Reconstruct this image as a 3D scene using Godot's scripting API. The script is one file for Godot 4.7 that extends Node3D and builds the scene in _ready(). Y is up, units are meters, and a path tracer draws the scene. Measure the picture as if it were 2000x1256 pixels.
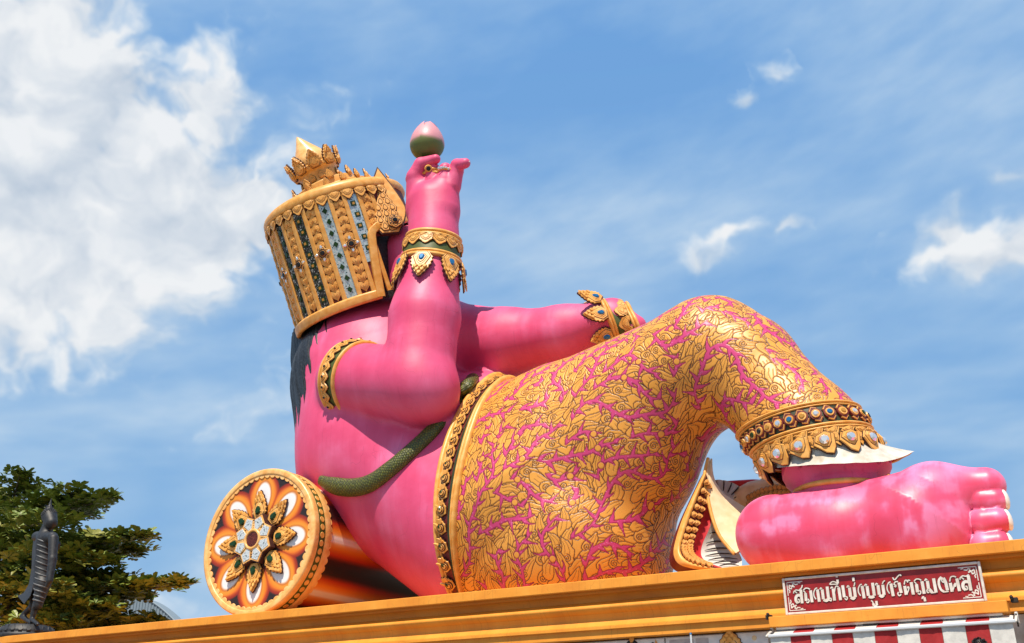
extends Node3D
# A giant pink reclining temple statue on an orange plinth, seen from below on a bright day.

var rng := RandomNumberGenerator.new()
var used := {}
var M := {}          # materials by name
var BODY: Sdf
var SKIRT: Sdf
var WHOLE: Sdf

# ------------------------------------------------------------------ signed distance figures
class Sdf:
	var a := PackedVector3Array()
	var ba := PackedVector3Array()
	var il := PackedFloat32Array()
	var ra := PackedFloat32Array()
	var dr := PackedFloat32Array()
	var k := PackedFloat32Array()
	var cuts: Array = []      # planes [point, normal]: what lies on the normal's side is cut away
	func cone(kk: float, p: Vector3, r: float, q: Vector3, s: float) -> void:
		if p.distance_to(q) < 0.001:
			q = p + Vector3(0, 0.001, 0)
		a.append(p); ba.append(q - p); il.append(1.0 / (q - p).length_squared())
		ra.append(r); dr.append(s - r); k.append(kk)
	func ball(kk: float, p: Vector3, r: float) -> void:
		cone(kk, p, r, p, r)
	func d(p: Vector3) -> float:
		var best := 1e9
		for i in a.size():
			var q := p - a[i]
			var t := clampf(q.dot(ba[i]) * il[i], 0.0, 1.0)
			var e := (q - ba[i] * t).length() - ra[i] - dr[i] * t
			var kk := k[i]
			if e > best + kk:
				continue
			if e < best - kk:
				best = e
			else:
				var h := 0.5 + 0.5 * (best - e) / kk
				best = best + (e - best) * h - kk * h * (1.0 - h)
		for c in cuts:
			if c.size() == 4:      # cut only where a second plane agrees
				best = maxf(best, minf((p - (c[0] as Vector3)).dot(c[1]), (p - (c[2] as Vector3)).dot(c[3])))
				continue
			best = maxf(best, (p - (c[0] as Vector3)).dot(c[1]))
		return best
	func grad(p: Vector3) -> Vector3:
		const E := 0.01
		var d1 := d(p + Vector3(E, -E, -E))
		var d2 := d(p + Vector3(-E, -E, E))
		var d3 := d(p + Vector3(-E, E, -E))
		var d4 := d(p + Vector3(E, E, E))
		return (Vector3(1, -1, -1) * d1 + Vector3(-1, -1, 1) * d2 + Vector3(-1, 1, -1) * d3 + Vector3(1, 1, 1) * d4).normalized()
	# from outside towards «dir» until the surface
	func hit(p: Vector3, dir: Vector3, most := 12.0) -> Vector3:
		var t := 0.0
		for i in 60:
			var e := d(p + dir * t)
			if e < 0.004:
				break
			t += maxf(e * 0.9, 0.003)
			if t > most:
				break
		return p + dir * t
	# surface nets by walking along the surface; cells of size h
	func net(mb: Mb, h: float) -> void:
		var corner := {}
		var cell := {}
		var order: Array[Vector3i] = []
		var stack: Array[Vector3i] = []
		for i in a.size():
			for dir in [Vector3.RIGHT, Vector3.UP, Vector3.BACK, Vector3.LEFT, Vector3.DOWN, Vector3.FORWARD]:
				var p := a[i]
				for s in 200:
					p += (dir as Vector3) * h
					if d(p) > 0.0:
						break
				var c := Vector3i((p / h).floor())
				for o in [Vector3i.ZERO, Vector3i(dir) * -1]:
					stack.append(c + o)
		var off: Array[Vector3i] = [Vector3i(0, 0, 0), Vector3i(1, 0, 0), Vector3i(0, 1, 0), Vector3i(1, 1, 0), Vector3i(0, 0, 1), Vector3i(1, 0, 1), Vector3i(0, 1, 1), Vector3i(1, 1, 1)]
		var ends: Array[Vector2i] = []
		for i in 8:
			for b in 3:
				if not (i & (1 << b)):
					ends.append(Vector2i(i, i | (1 << b)))
		var base := mb.v.size()
		while not stack.is_empty():
			var c: Vector3i = stack.pop_back()
			if cell.has(c):
				continue
			cell[c] = -1
			var val := PackedFloat32Array()
			val.resize(8)
			var inside := 0
			for i in 8:
				var q := c + off[i]
				var w: Variant = corner.get(q)
				if w == null:
					w = d(Vector3(q) * h)
					corner[q] = w
				val[i] = w
				if val[i] < 0.0:
					inside += 1
			if inside == 0 or inside == 8:
				continue
			var sum := Vector3.ZERO
			var n := 0
			for e in ends:
				if (val[e.x] < 0.0) != (val[e.y] < 0.0):
					sum += Vector3(off[e.x]).lerp(Vector3(off[e.y]), val[e.x] / (val[e.x] - val[e.y]))
					n += 1
			var p := (Vector3(c) + sum / n) * h
			var g := grad(p)
			p -= g * clampf(d(p), -h * 0.5, h * 0.5)
			g = grad(p)
			cell[c] = mb.v.size()
			mb.v.append(p); mb.n.append(g)
			order.append(c)
			for ax in 3:
				for s in 2:
					var neg := 0
					for i in 8:
						if ((i >> ax) & 1) == s and val[i] < 0.0:
							neg += 1
					if neg > 0 and neg < 4:
						var m := c
						m[ax] += 1 if s else -1
						stack.append(m)
		for c in order:
			var v0: float = corner[c]
			for ax in 3:
				var e1 := c
				e1[ax] += 1
				if (v0 < 0.0) == ((corner[e1] as float) < 0.0):
					continue
				var u := (ax + 1) % 3
				var w := (ax + 2) % 3
				var c1 := c; c1[u] -= 1
				var c2 := c1; c2[w] -= 1
				var c3 := c; c3[w] -= 1
				var i0: int = cell.get(c, -1); var i1: int = cell.get(c1, -1); var i2: int = cell.get(c2, -1); var i3: int = cell.get(c3, -1)
				if i0 < base or i1 < base or i2 < base or i3 < base:
					continue
				if v0 < 0.0:
					mb.idx.append_array(PackedInt32Array([i0, i2, i1, i0, i3, i2]))
				else:
					mb.idx.append_array(PackedInt32Array([i0, i1, i2, i0, i2, i3]))

# ------------------------------------------------------------------ mesh builder
class Mb:
	var v := PackedVector3Array()
	var n := PackedVector3Array()
	var uv := PackedVector2Array()
	var col := PackedColorArray()
	var idx := PackedInt32Array()
	func tri(a: Vector3, b: Vector3, c: Vector3, hint: Vector3) -> void:
		var m := (b - a).cross(c - a)
		if m.length_squared() < 1e-16:
			return
		m = m.normalized()
		var i := v.size()
		if m.dot(hint) > 0.0:
			v.append_array(PackedVector3Array([a, c, b]))
		else:
			m = -m
			v.append_array(PackedVector3Array([a, b, c]))
		n.append_array(PackedVector3Array([m, m, m]))
		idx.append_array(PackedInt32Array([i, i + 1, i + 2]))
	func quad(a: Vector3, b: Vector3, c: Vector3, e: Vector3, hint: Vector3) -> void:
		tri(a, b, c, hint); tri(a, c, e, hint)
	# rows of equal length, smooth; «ref» is an outward direction for sheets, else away from each row's middle
	func grid(rows: Array, wrap := false, ref := Vector3.ZERO, uvs: Array = []) -> void:
		var nu: int = rows[0].size()
		var b := v.size()
		for r in rows.size():
			v.append_array(rows[r])
			if not uvs.is_empty():
				uv.append_array(uvs[r])
		var nn := PackedVector3Array()
		nn.resize(rows.size() * nu)
		var faces := PackedInt32Array()
		var vote := 0.0
		for r in rows.size() - 1:
			var mid := Vector3.ZERO
			if ref == Vector3.ZERO:
				for p in rows[r]:
					mid += p
				mid /= nu
			for u in (nu if wrap else nu - 1):
				var i0 := r * nu + u
				var i1 := r * nu + (u + 1) % nu
				var i2 := i1 + nu
				var i3 := i0 + nu
				for t in [[i0, i1, i2], [i0, i2, i3]]:
					var pa := v[b + t[0]]
					var m := (v[b + t[1]] - pa).cross(v[b + t[2]] - pa)
					if m.length_squared() < 1e-14:
						continue
					vote += m.dot(ref if ref != Vector3.ZERO else pa - mid)
					for q in 3:
						nn[t[q]] += m
					faces.append_array(PackedInt32Array([t[0], t[1], t[2]]))
		var s := 1.0 if vote > 0.0 else -1.0
		for i in nn.size():
			n.append(nn[i].normalized() * s if nn[i].length_squared() > 1e-16 else Vector3.UP)
		for i in range(0, faces.size(), 3):
			if s > 0.0:
				idx.append_array(PackedInt32Array([b + faces[i], b + faces[i + 2], b + faces[i + 1]]))
			else:
				idx.append_array(PackedInt32Array([b + faces[i], b + faces[i + 1], b + faces[i + 2]]))
	func box(x: Transform3D, s: Vector3, bev := 0.0) -> void:
		var h := s * 0.5
		var o := x.origin
		var bb := minf(bev, minf(h.x, minf(h.y, h.z)) * 0.6)
		var P := func(i: int, ax: int) -> Vector3:   # corner i, pushed in on all axes but ax
			var q := Vector3(h.x if i & 1 else -h.x, h.y if i & 2 else -h.y, h.z if i & 4 else -h.z)
			for k in 3:
				if k != ax:
					q[k] -= signf(q[k]) * bb
			return x * q
		for ax in 3:
			var u := 1 << ((ax + 1) % 3)
			var w := 1 << ((ax + 2) % 3)
			for sg in 2:
				var k := (1 << ax) if sg else 0
				quad(P.call(k, ax), P.call(k | u, ax), P.call(k | u | w, ax), P.call(k | w, ax), x.basis[ax] * (1 if sg else -1))
			if bb > 0.0:     # the edges along ax
				for j in 4:
					var k := (u if j & 1 else 0) | (w if j & 2 else 0)
					var e := k | (1 << ax)
					var a1 := (ax + 1) % 3
					var a2 := (ax + 2) % 3
					quad(P.call(k, a1), P.call(e, a1), P.call(e, a2), P.call(k, a2), x.basis[a1] * (1 if j & 1 else -1) + x.basis[a2] * (1 if j & 2 else -1))
		if bb > 0.0:
			for i in 8:
				tri(P.call(i, 0), P.call(i, 1), P.call(i, 2), x * Vector3(h.x if i & 1 else -h.x, h.y if i & 2 else -h.y, h.z if i & 4 else -h.z) - o)
	# a flat shape in the x y plane of x, from z0 to z1, its top drawn in by bev
	func plate(poly: PackedVector2Array, x: Transform3D, z0: float, z1: float, bev := 0.0) -> void:
		var c := poly.size()
		var area := 0.0
		for i in c:
			area += poly[i].cross(poly[(i + 1) % c])
		var top := PackedVector2Array()
		for i in c:
			var e1 := (poly[i] - poly[(i + c - 1) % c]).normalized()
			var e2 := (poly[(i + 1) % c] - poly[i]).normalized()
			var m := (e1 + e2).orthogonal()
			if m.length_squared() < 1e-8:
				m = e1.orthogonal()
			m = m.normalized() * (-1.0 if area > 0.0 else 1.0)
			top.append(poly[i] + m * bev * (1.0 if Geometry2D.is_point_in_polygon(poly[i] + m * 1e-4, poly) else -1.0))
		var z := x.basis.z
		for i in c:
			var j := (i + 1) % c
			var out := (poly[j] - poly[i]).orthogonal() * (1.0 if area > 0.0 else -1.0)
			var hint := x.basis * Vector3(out.x, out.y, 0)
			if Geometry2D.is_point_in_polygon((poly[i] + poly[j]) * 0.5 + out.normalized() * 1e-4, poly):
				hint = -hint
			quad(x * Vector3(poly[i].x, poly[i].y, z0), x * Vector3(poly[j].x, poly[j].y, z0), x * Vector3(top[j].x, top[j].y, z1), x * Vector3(top[i].x, top[i].y, z1), hint + z * 0.01)
		var t := Geometry2D.triangulate_polygon(top)
		if t.is_empty():
			t = Geometry2D.triangulate_polygon(poly)
		for i in range(0, t.size(), 3):
			tri(x * Vector3(top[t[i]].x, top[t[i]].y, z1), x * Vector3(top[t[i + 1]].x, top[t[i + 1]].y, z1), x * Vector3(top[t[i + 2]].x, top[t[i + 2]].y, z1), z)
	func tube(pts: PackedVector3Array, rad: PackedFloat32Array, sides := 8, closed := false, flat := 1.0, up := Vector3.ZERO) -> void:
		var rows: Array = []
		var c := pts.size()
		var side := Vector3.ZERO
		for i in c:
			var t := (pts[(i + 1) % c if closed else mini(i + 1, c - 1)] - pts[(i + c - 1) % c if closed else maxi(i - 1, 0)]).normalized()
			if up != Vector3.ZERO:
				side = t.cross(up)
			elif side == Vector3.ZERO:
				side = t.cross(Vector3.UP if absf(t.y) < 0.9 else Vector3.RIGHT)
			side = (side - t * side.dot(t)).normalized()
			var o := t.cross(side)
			var row := PackedVector3Array()
			for s in sides:
				var f := TAU * s / sides
				row.append(pts[i] + (side * cos(f) + o * sin(f) * flat) * rad[i % rad.size()])
			rows.append(row)
		if closed:
			rows.append(rows[0])
		else:
			for e in [0, -1]:
				var m := PackedVector3Array()
				for s in sides:
					m.append(pts[e])
				if e == 0:
					rows.push_front(m)
				else:
					rows.append(m)
		grid(rows, true)
	# profile of (radius, height) turned about the y axis of x
	func lathe(prof: PackedVector2Array, x: Transform3D, sides := 24) -> void:
		var rows: Array = []
		for p in prof:
			var row := PackedVector3Array()
			for s in sides:
				var f := TAU * s / sides
				row.append(x * Vector3(p.x * cos(f), p.y, p.x * sin(f)))
			rows.append(row)
		# orientation: radius first, so that lids turn outwards too
		grid(rows, true, Vector3.ZERO)
	func add(o: Mb, x: Transform3D) -> void:
		var b := v.size()
		for i in o.v.size():
			v.append(x * o.v[i]); n.append((x.basis * o.n[i]).normalized())
		for i in o.idx:
			idx.append(b + i)

func commit(parts: Array) -> ArrayMesh:      # [mb, material, mb, material ...]
	var am := ArrayMesh.new()
	for i in range(0, parts.size(), 2):
		var mb: Mb = parts[i]
		if mb.idx.is_empty():
			continue
		var arr := []
		arr.resize(Mesh.ARRAY_MAX)
		arr[Mesh.ARRAY_VERTEX] = mb.v
		arr[Mesh.ARRAY_NORMAL] = mb.n
		arr[Mesh.ARRAY_INDEX] = mb.idx
		if mb.uv.size() == mb.v.size():
			arr[Mesh.ARRAY_TEX_UV] = mb.uv
		if mb.col.size() == mb.v.size():
			arr[Mesh.ARRAY_COLOR] = mb.col
		am.add_surface_from_arrays(Mesh.PRIMITIVE_TRIANGLES, arr)
		am.surface_set_material(am.get_surface_count() - 1, parts[i + 1])
	return am

func numbered(called: String, parent: Node) -> String:
	var key := str(parent.get_instance_id()) + called
	var k: int = used.get(key, 0)
	used[key] = k + 1
	return called if k == 0 else "%s_%03d" % [called, k]

func thing(called: String, label: String, category: String, at := Vector3.ZERO, group := "") -> Node3D:
	var o := Node3D.new()
	o.name = numbered(called, self)
	o.position = at
	add_child(o)
	o.set_meta("label", label)
	o.set_meta("category", category)
	if group != "":
		o.set_meta("group", group)
	return o

func put(called: String, mesh: Mesh, parent: Node, x := Transform3D()) -> MeshInstance3D:   # x is in the world
	var o := MeshInstance3D.new()
	o.mesh = mesh
	o.name = numbered(called, parent)
	parent.add_child(o)
	o.transform = into(parent) * x
	return o

func into(parent: Node) -> Transform3D:      # world -> the parent's axes
	var t := Transform3D()
	var p := parent
	while p != self:
		t = (p as Node3D).transform * t
		p = p.get_parent()
	return t.affine_inverse()

func one(called: String, mb: Mb, m: Material, parent: Node) -> MeshInstance3D:
	return put(called, commit([mb, m]), parent)

func struct(o: Node) -> void:
	o.set_meta("kind", "structure")

func looking(o: Vector3, y: Vector3, z: Vector3) -> Transform3D:   # y kept, z as near as can be
	y = y.normalized()
	var x := y.cross(z).normalized()
	return Transform3D(Basis(x, y, x.cross(y)), o)

func facing(o: Vector3, z: Vector3, y: Vector3) -> Transform3D:    # z kept, y as near as can be
	z = z.normalized()
	var x := y.cross(z).normalized()
	return Transform3D(Basis(x, z.cross(x), z), o)

# a closed curve where a plane cuts a figure: [points, normals]
func ring(s: Sdf, c: Vector3, axis: Vector3, toward: Vector3, n := 64, far := 5.0, f0 := 0.0, f1 := TAU) -> Array:
	axis = axis.normalized()
	var e1 := (toward - axis * toward.dot(axis)).normalized()
	var e2 := axis.cross(e1)
	var pts := PackedVector3Array()
	var nor := PackedVector3Array()
	for i in n:
		var f := f0 + (f1 - f0) * i / n
		var dir := e1 * cos(f) + e2 * sin(f)
		var p := s.hit(c + dir * far, -dir, far)
		pts.append(p)
		var g := s.grad(p)
		g = (g - axis * g.dot(axis)).normalized()
		nor.append(g)
	return [pts, nor]

# ------------------------------------------------------------------ materials and textures
func mat(called: String, c: Color, rough := 0.6, extra := {}) -> StandardMaterial3D:
	var m := StandardMaterial3D.new()
	m.albedo_color = c
	m.roughness = rough
	for k in extra:
		m.set(k, extra[k])
	M[called] = m
	return m

func noise_tex(freq: float, colors: Array, offs: Array, seed_ := 1, size := 512, octaves := 4) -> NoiseTexture2D:
	var t := NoiseTexture2D.new()
	var f := FastNoiseLite.new()
	f.seed = seed_
	f.noise_type = FastNoiseLite.TYPE_SIMPLEX_SMOOTH
	f.frequency = freq
	f.fractal_octaves = octaves
	t.noise = f
	t.width = size
	t.height = size
	t.seamless = true
	t.seamless_blend_skirt = 0.15
	var g := Gradient.new()
	g.offsets = PackedFloat32Array(offs)
	g.colors = PackedColorArray(colors)
	t.color_ramp = g
	return t

func bump_tex(freq: float, seed_ := 1, size := 512, octaves := 4, strength := 4.0) -> NoiseTexture2D:
	var t := noise_tex(freq, [Color.BLACK, Color.WHITE], [0.0, 1.0], seed_, size, octaves)
	t.color_ramp = null
	t.as_normal_map = true
	t.bump_strength = strength
	return t

func rgb(r: float, g: float, b: float) -> Color:
	return Color(r / 255.0, g / 255.0, b / 255.0)

# a tone that varies over the surface, the same at every scale step
func painted(called: String, c1: Color, c2: Color, c3: Color, scale: float, rough: float, seed_: int, bump := 0.35, bump_scale := 1.0, stops: Array = [0.25, 0.5, 0.75]) -> StandardMaterial3D:
	var m := mat(called, Color.WHITE, rough)
	m.albedo_texture = noise_tex(0.012, [c1, c2, c3], stops, seed_)
	m.uv1_triplanar = true
	m.uv1_world_triplanar = true
	m.uv1_scale = Vector3.ONE * scale
	m.normal_enabled = true
	m.normal_texture = bump_tex(0.02 * bump_scale, seed_ + 7)
	m.normal_scale = bump
	return m

# paint that has stood outdoors: clouded tone, rain streaks, hairline cracks
func weathered(called: String, c1: Color, c2: Color, c3: Color, scale: float, rough: float, seed_: int, drips: int, cracks: int, spread := 1.0, bump := 0.15) -> StandardMaterial3D:
	var n := 1024
	var f := FastNoiseLite.new()
	f.seed = seed_
	f.noise_type = FastNoiseLite.TYPE_SIMPLEX_SMOOTH
	f.frequency = 0.006
	f.fractal_octaves = 5
	var a := f.get_seamless_image(512, 512)
	f.seed = seed_ + 40
	f.frequency = 0.02
	var st := f.get_seamless_image(512, 512)
	st.resize(512, 3584, Image.INTERPOLATE_BILINEAR)
	var da := a.get_data()
	var ds := st.get_data()
	var out := PackedByteArray()
	out.resize(512 * 512 * 3)
	for y in 512:
		for x in 512:
			var i := y * 512 + x
			var k := ((da[i] / 255.0 - 0.5) * 0.85 + (ds[i] / 255.0 - 0.5) * 0.35) * spread * 2.2
			var c := c2.lerp(c3, minf(k, 1.0)) if k > 0.0 else c2.lerp(c1, minf(-k, 1.0))
			out[i * 3] = int(c.r * 255.0); out[i * 3 + 1] = int(c.g * 255.0); out[i * 3 + 2] = int(c.b * 255.0)
	var im := Image.create_from_data(512, 512, false, Image.FORMAT_RGB8, out)
	im.resize(n, n, Image.INTERPOLATE_CUBIC)
	var r := RandomNumberGenerator.new()
	r.seed = seed_
	for i in drips:
		var x := r.randf() * n
		var y := r.randf() * n
		var l := r.randi_range(60, 260)
		var w := r.randi_range(1, 4)
		var dark := r.randf_range(0.03, 0.10)
		for j in l:
			var yy := int(y + j) % n
			var xx := int(x + sin(j * 0.05 + i) * 1.5) % n
			var k := dark * (1.0 - float(j) / l)
			for q in w:
				var px := posmod(xx + q, n)
				im.set_pixel(px, yy, im.get_pixel(px, yy).darkened(k))
	for i in cracks:
		var p := Vector2(r.randf() * n, r.randf() * n)
		var g := r.randf() * TAU
		for j in r.randi_range(40, 180):
			g += r.randf_range(-0.35, 0.35)
			p += Vector2.from_angle(g)
			var q := Vector2i(posmod(int(p.x), n), posmod(int(p.y), n))
			im.set_pixelv(q, im.get_pixelv(q).darkened(0.22))
	var m := painted(called, c1, c2, c3, scale, rough, seed_, bump)
	m.albedo_texture = ImageTexture.create_from_image(im)
	return m

# fills a polygon with spans
func fill(im: Image, poly: PackedVector2Array, c: Color) -> void:
	var lo := 1e9
	var hi := -1e9
	for p in poly:
		lo = minf(lo, p.y); hi = maxf(hi, p.y)
	var n := poly.size()
	for y in range(maxi(0, floori(lo)), mini(im.get_height() - 1, ceili(hi)) + 1):
		var yc := y + 0.5
		var xs := PackedFloat32Array()
		var b := poly[n - 1]
		for i in n:
			var e := poly[i]
			if (b.y <= yc) != (e.y <= yc):
				xs.append(b.x + (yc - b.y) / (e.y - b.y) * (e.x - b.x))
			b = e
		xs.sort()
		for i in range(0, xs.size() - 1, 2):
			var x0 := roundi(xs[i])
			var w := roundi(xs[i + 1]) - x0
			if w > 0:
				im.fill_rect(Rect2i(x0, y, w, 1), c)

func stroke(im: Image, pts: PackedVector2Array, w: int, c: Color) -> void:
	for i in pts.size() - 1:
		var a := pts[i]
		var b := pts[i + 1]
		var steps := maxi(1, ceili(maxf(absf(b.x - a.x), absf(b.y - a.y)) / maxf(1.0, w * 0.6)))
		for s in steps + 1:
			var p := a.lerp(b, float(s) / steps)
			im.fill_rect(Rect2i(roundi(p.x - w * 0.5), roundi(p.y - w * 0.5), w, w), c)

func disc(im: Image, p: Vector2, r: float, c: Color) -> void:
	for y in range(-ceili(r), ceili(r) + 1):
		var w := sqrt(maxf(0.0, r * r - y * y))
		if w > 0.0:
			im.fill_rect(Rect2i(roundi(p.x - w), roundi(p.y) + y, maxi(1, roundi(2.0 * w)), 1), c)


func _ready() -> void:
	rng.seed = 20
	# ---------------- camera
	var cam := Camera3D.new()
	cam.name = "camera"
	cam.position = Vector3(12.0, 1.6, 23.6)
	cam.rotation_degrees = Vector3(24.247, 30.0, 0.0)
	cam.fov = 35.93
	cam.near = 0.1
	cam.far = 4000.0
	add_child(cam)
	cam.current = true
	# ---------------- sky, sun, exposure
	var we := WorldEnvironment.new()
	we.name = "environment"
	var env := Environment.new()
	env.background_mode = Environment.BG_SKY
	var sky := Sky.new()
	var sm := PanoramaSkyMaterial.new()
	sm.panorama = ImageTexture.create_from_image(sky_picture())
	sky.sky_material = sm
	env.sky = sky
	env.background_energy_multiplier = 0.78
	env.tonemap_mode = Environment.TONE_MAPPER_LINEAR
	env.tonemap_exposure = 1.28
	env.sdfgi_enabled = true
	env.ssao_enabled = true
	env.ssil_enabled = true
	we.environment = env
	add_child(we)
	var sun := DirectionalLight3D.new()
	sun.name = "sun"
	sun.light_color = Color(1.0, 0.95, 0.87)
	sun.light_energy = 1.6
	sun.light_angular_distance = 0.5
	sun.shadow_enabled = true
	add_child(sun)
	sun.look_at_from_position(Vector3(0.14, 1.22, 0.70) * 50.0, Vector3.ZERO)
	# ---------------- everything
	materials()
	figures()
	setting()
	plinth()
	statue()
	bolster()
	signboard()
	awning()
	wall_posters()
	walking_statue()
	tree()
	arched_roof()
	visitor()

# ------------------------------------------------------------------ the sky
var cloud_noise := FastNoiseLite.new()
var veil_noise := FastNoiseLite.new()
# [azimuth, elevation, half width, half height, strength] in degrees, the heaps in view; more of the same kind stand all round
var heaps: Array = []

func sky_color(az: float, el: float) -> Color:
	var t := clampf(el / 50.0, 0.0, 1.0)
	var c := Color(0.66, 0.80, 0.905).lerp(Color(0.42, 0.625, 0.86), sqrt(t))
	c = c.lerp(Color(0.35, 0.55, 0.81), clampf((el - 45.0) / 45.0, 0.0, 1.0))
	# thin streaks of high cloud
	var k := 1.0 / maxf(0.25, sin(deg_to_rad(maxf(el, 2.0))))
	var vx := sin(deg_to_rad(az)) * k * 60.0
	var vy := cos(deg_to_rad(az)) * k * 60.0
	var veil := veil_noise.get_noise_2d(vx * 0.6 + vy * 0.35, vy * 1.1 - vx * 0.5) * 0.8 + 0.40
	veil += cloud_noise.get_noise_2d(az * 1.6 + el * 1.1, el * 5.5 - az * 1.4) * 0.30 * (0.4 + veil)
	veil += cloud_noise.get_noise_2d(az * 5.0 - 40.0, el * 13.0 - az * 2.4) * 0.16 * (0.3 + veil)
	c = c.lerp(Color(0.84, 0.895, 0.945), clampf(veil, 0.0, 1.0) * 0.60)
	# heaps
	var m := 0.0
	var waz := az + 2.4 * cloud_noise.get_noise_2d(az * 1.1 + 200.0, el * 1.5) + 0.8 * cloud_noise.get_noise_2d(az * 4.0, el * 5.0 + 300.0)
	var wel := el + 1.5 * cloud_noise.get_noise_2d(az * 1.3 - 150.0, el * 1.7) + 0.6 * cloud_noise.get_noise_2d(az * 4.0 + 60.0, el * 5.0 - 80.0)
	for h in heaps:
		var da: float = wrapf(waz - h[0], -180.0, 180.0) / h[2]
		if absf(da) > 2.2:
			continue
		var de: float = (wel - h[1]) / h[3]
		var q: float = da * da + de * de
		if q < 5.0:
			m += h[4] * exp(-q)
	if m > 0.04:
		var f := cloud_noise.get_noise_2d(waz * 1.8, wel * 2.6)
		var g := cloud_noise.get_noise_2d(waz * 6.0 + 90.0, wel * 8.0)
		var e := m * 0.92 + f * 0.72 + g * 0.30
		var dens := smoothstep(0.24, 1.04, e) * 0.80 + smoothstep(0.05, 1.0, m + f * 0.4 + g * 0.2) * 0.26
		if dens > 0.0:
			var up := cloud_noise.get_noise_2d(waz * 1.8 - 2.2, wel * 2.6 + 4.0)
			var lit := clampf(0.70 + (f - up) * 0.75 + g * 0.35 - maxf(0.0, e - 1.2) * 0.30, 0.0, 1.0)
			c = c.lerp(Color(0.75, 0.80, 0.86).lerp(Color(0.955, 0.96, 0.965), lit), clampf(dens, 0.0, 0.96))
	return c

func sky_picture() -> Image:
	cloud_noise.seed = 11
	cloud_noise.noise_type = FastNoiseLite.TYPE_SIMPLEX_SMOOTH
	cloud_noise.frequency = 0.06
	cloud_noise.fractal_octaves = 5
	veil_noise.seed = 5
	veil_noise.noise_type = FastNoiseLite.TYPE_SIMPLEX_SMOOTH
	veil_noise.frequency = 0.016
	veil_noise.fractal_octaves = 4
	heaps = [[-62.5, 35.5, 6.5, 4.6, 0.95], [-56.5, 34.0, 4.6, 2.6, 0.7], [-60.0, 40.0, 6.0, 2.4, 0.55], [-58.0, 27.5, 8.5, 3.9, 1.25], [-51.5, 29.2, 5.2, 2.4, 1.0], [-47.5, 29.6, 3.6, 2.0, 0.62], [-58.0, 22.5, 7.0, 3.0, 0.42],
		[-64.0, 23.5, 6.0, 5.0, 0.5], [-50.0, 36.0, 3.0, 2.6, 0.42], [-72.0, 31.0, 8.0, 7.0, 1.1], [-53.0, 25.0, 12.0, 8.0, 0.40], [-46.0, 34.0, 7.0, 5.0, 0.28],
		[-16.9, 27.2, 1.9, 0.9, 0.80], [-15.0, 28.4, 1.2, 0.6, 0.6], [-12.4, 28.2, 1.1, 0.6, 0.58], [-0.4, 25.6, 4.2, 2.0, 1.15], [-2.4, 28.0, 1.3, 1.3, 0.62], [-4.0, 27.0, 1.4, 0.6, 0.35], [1.0, 29.0, 1.9, 0.7, 0.7],
		[-11.0, 36.9, 1.1, 0.9, 0.58], [-14.3, 35.9, 0.9, 0.6, 0.6], [-52.0, 8.0, 5.5, 2.0, 0.5], [6.0, 25.0, 4.0, 2.4, 1.0]]
	var r2 := RandomNumberGenerator.new()
	r2.seed = 4
	for i in 34:
		var az := r2.randf_range(14.0, 275.0)
		heaps.append([az, r2.randf_range(12.0, 48.0), r2.randf_range(2.0, 9.0), r2.randf_range(1.4, 4.5), r2.randf_range(0.5, 1.1)])
	var w := 1024
	var h := 512
	var im := sky_part(0, 0, w, h / 2 + 2, 360.0 / w)
	var low := Image.create(w, h, false, Image.FORMAT_RGB8)
	low.fill(Color(0.42, 0.44, 0.44))
	low.blit_rect(im, Rect2i(0, 0, w, h / 2), Vector2i.ZERO)
	low.resize(4096, 2048, Image.INTERPOLATE_BILINEAR)
	var s := 360.0 / 4096
	var y0 := int((90.0 - 43.5) / s)
	var y1 := int((90.0 - 4.0) / s)
	var x0 := int((360.0 - 65.5) / s)
	low.blit_rect(sky_part(x0, y0, 4096 - x0, y1 - y0, s), Rect2i(0, 0, 4096 - x0, y1 - y0), Vector2i(x0, y0))
	var x1 := int(6.0 / s)
	low.blit_rect(sky_part(0, y0, x1, y1 - y0, s), Rect2i(0, 0, x1, y1 - y0), Vector2i(0, y0))
	return low

func sky_part(x0: int, y0: int, w: int, h: int, s: float) -> Image:
	var b := PackedByteArray()
	b.resize(w * h * 3)
	var o := 0
	for y in h:
		var el := 90.0 - (y0 + y + 0.5) * s
		for x in w:
			var az := (x0 + x + 0.5) * s
			var c := sky_color(az if az < 180.0 else az - 360.0, el)
			b[o] = int(c.r * 255.0); b[o + 1] = int(c.g * 255.0); b[o + 2] = int(c.b * 255.0)
			o += 3
	return Image.create_from_data(w, h, false, Image.FORMAT_RGB8, b)

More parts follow.
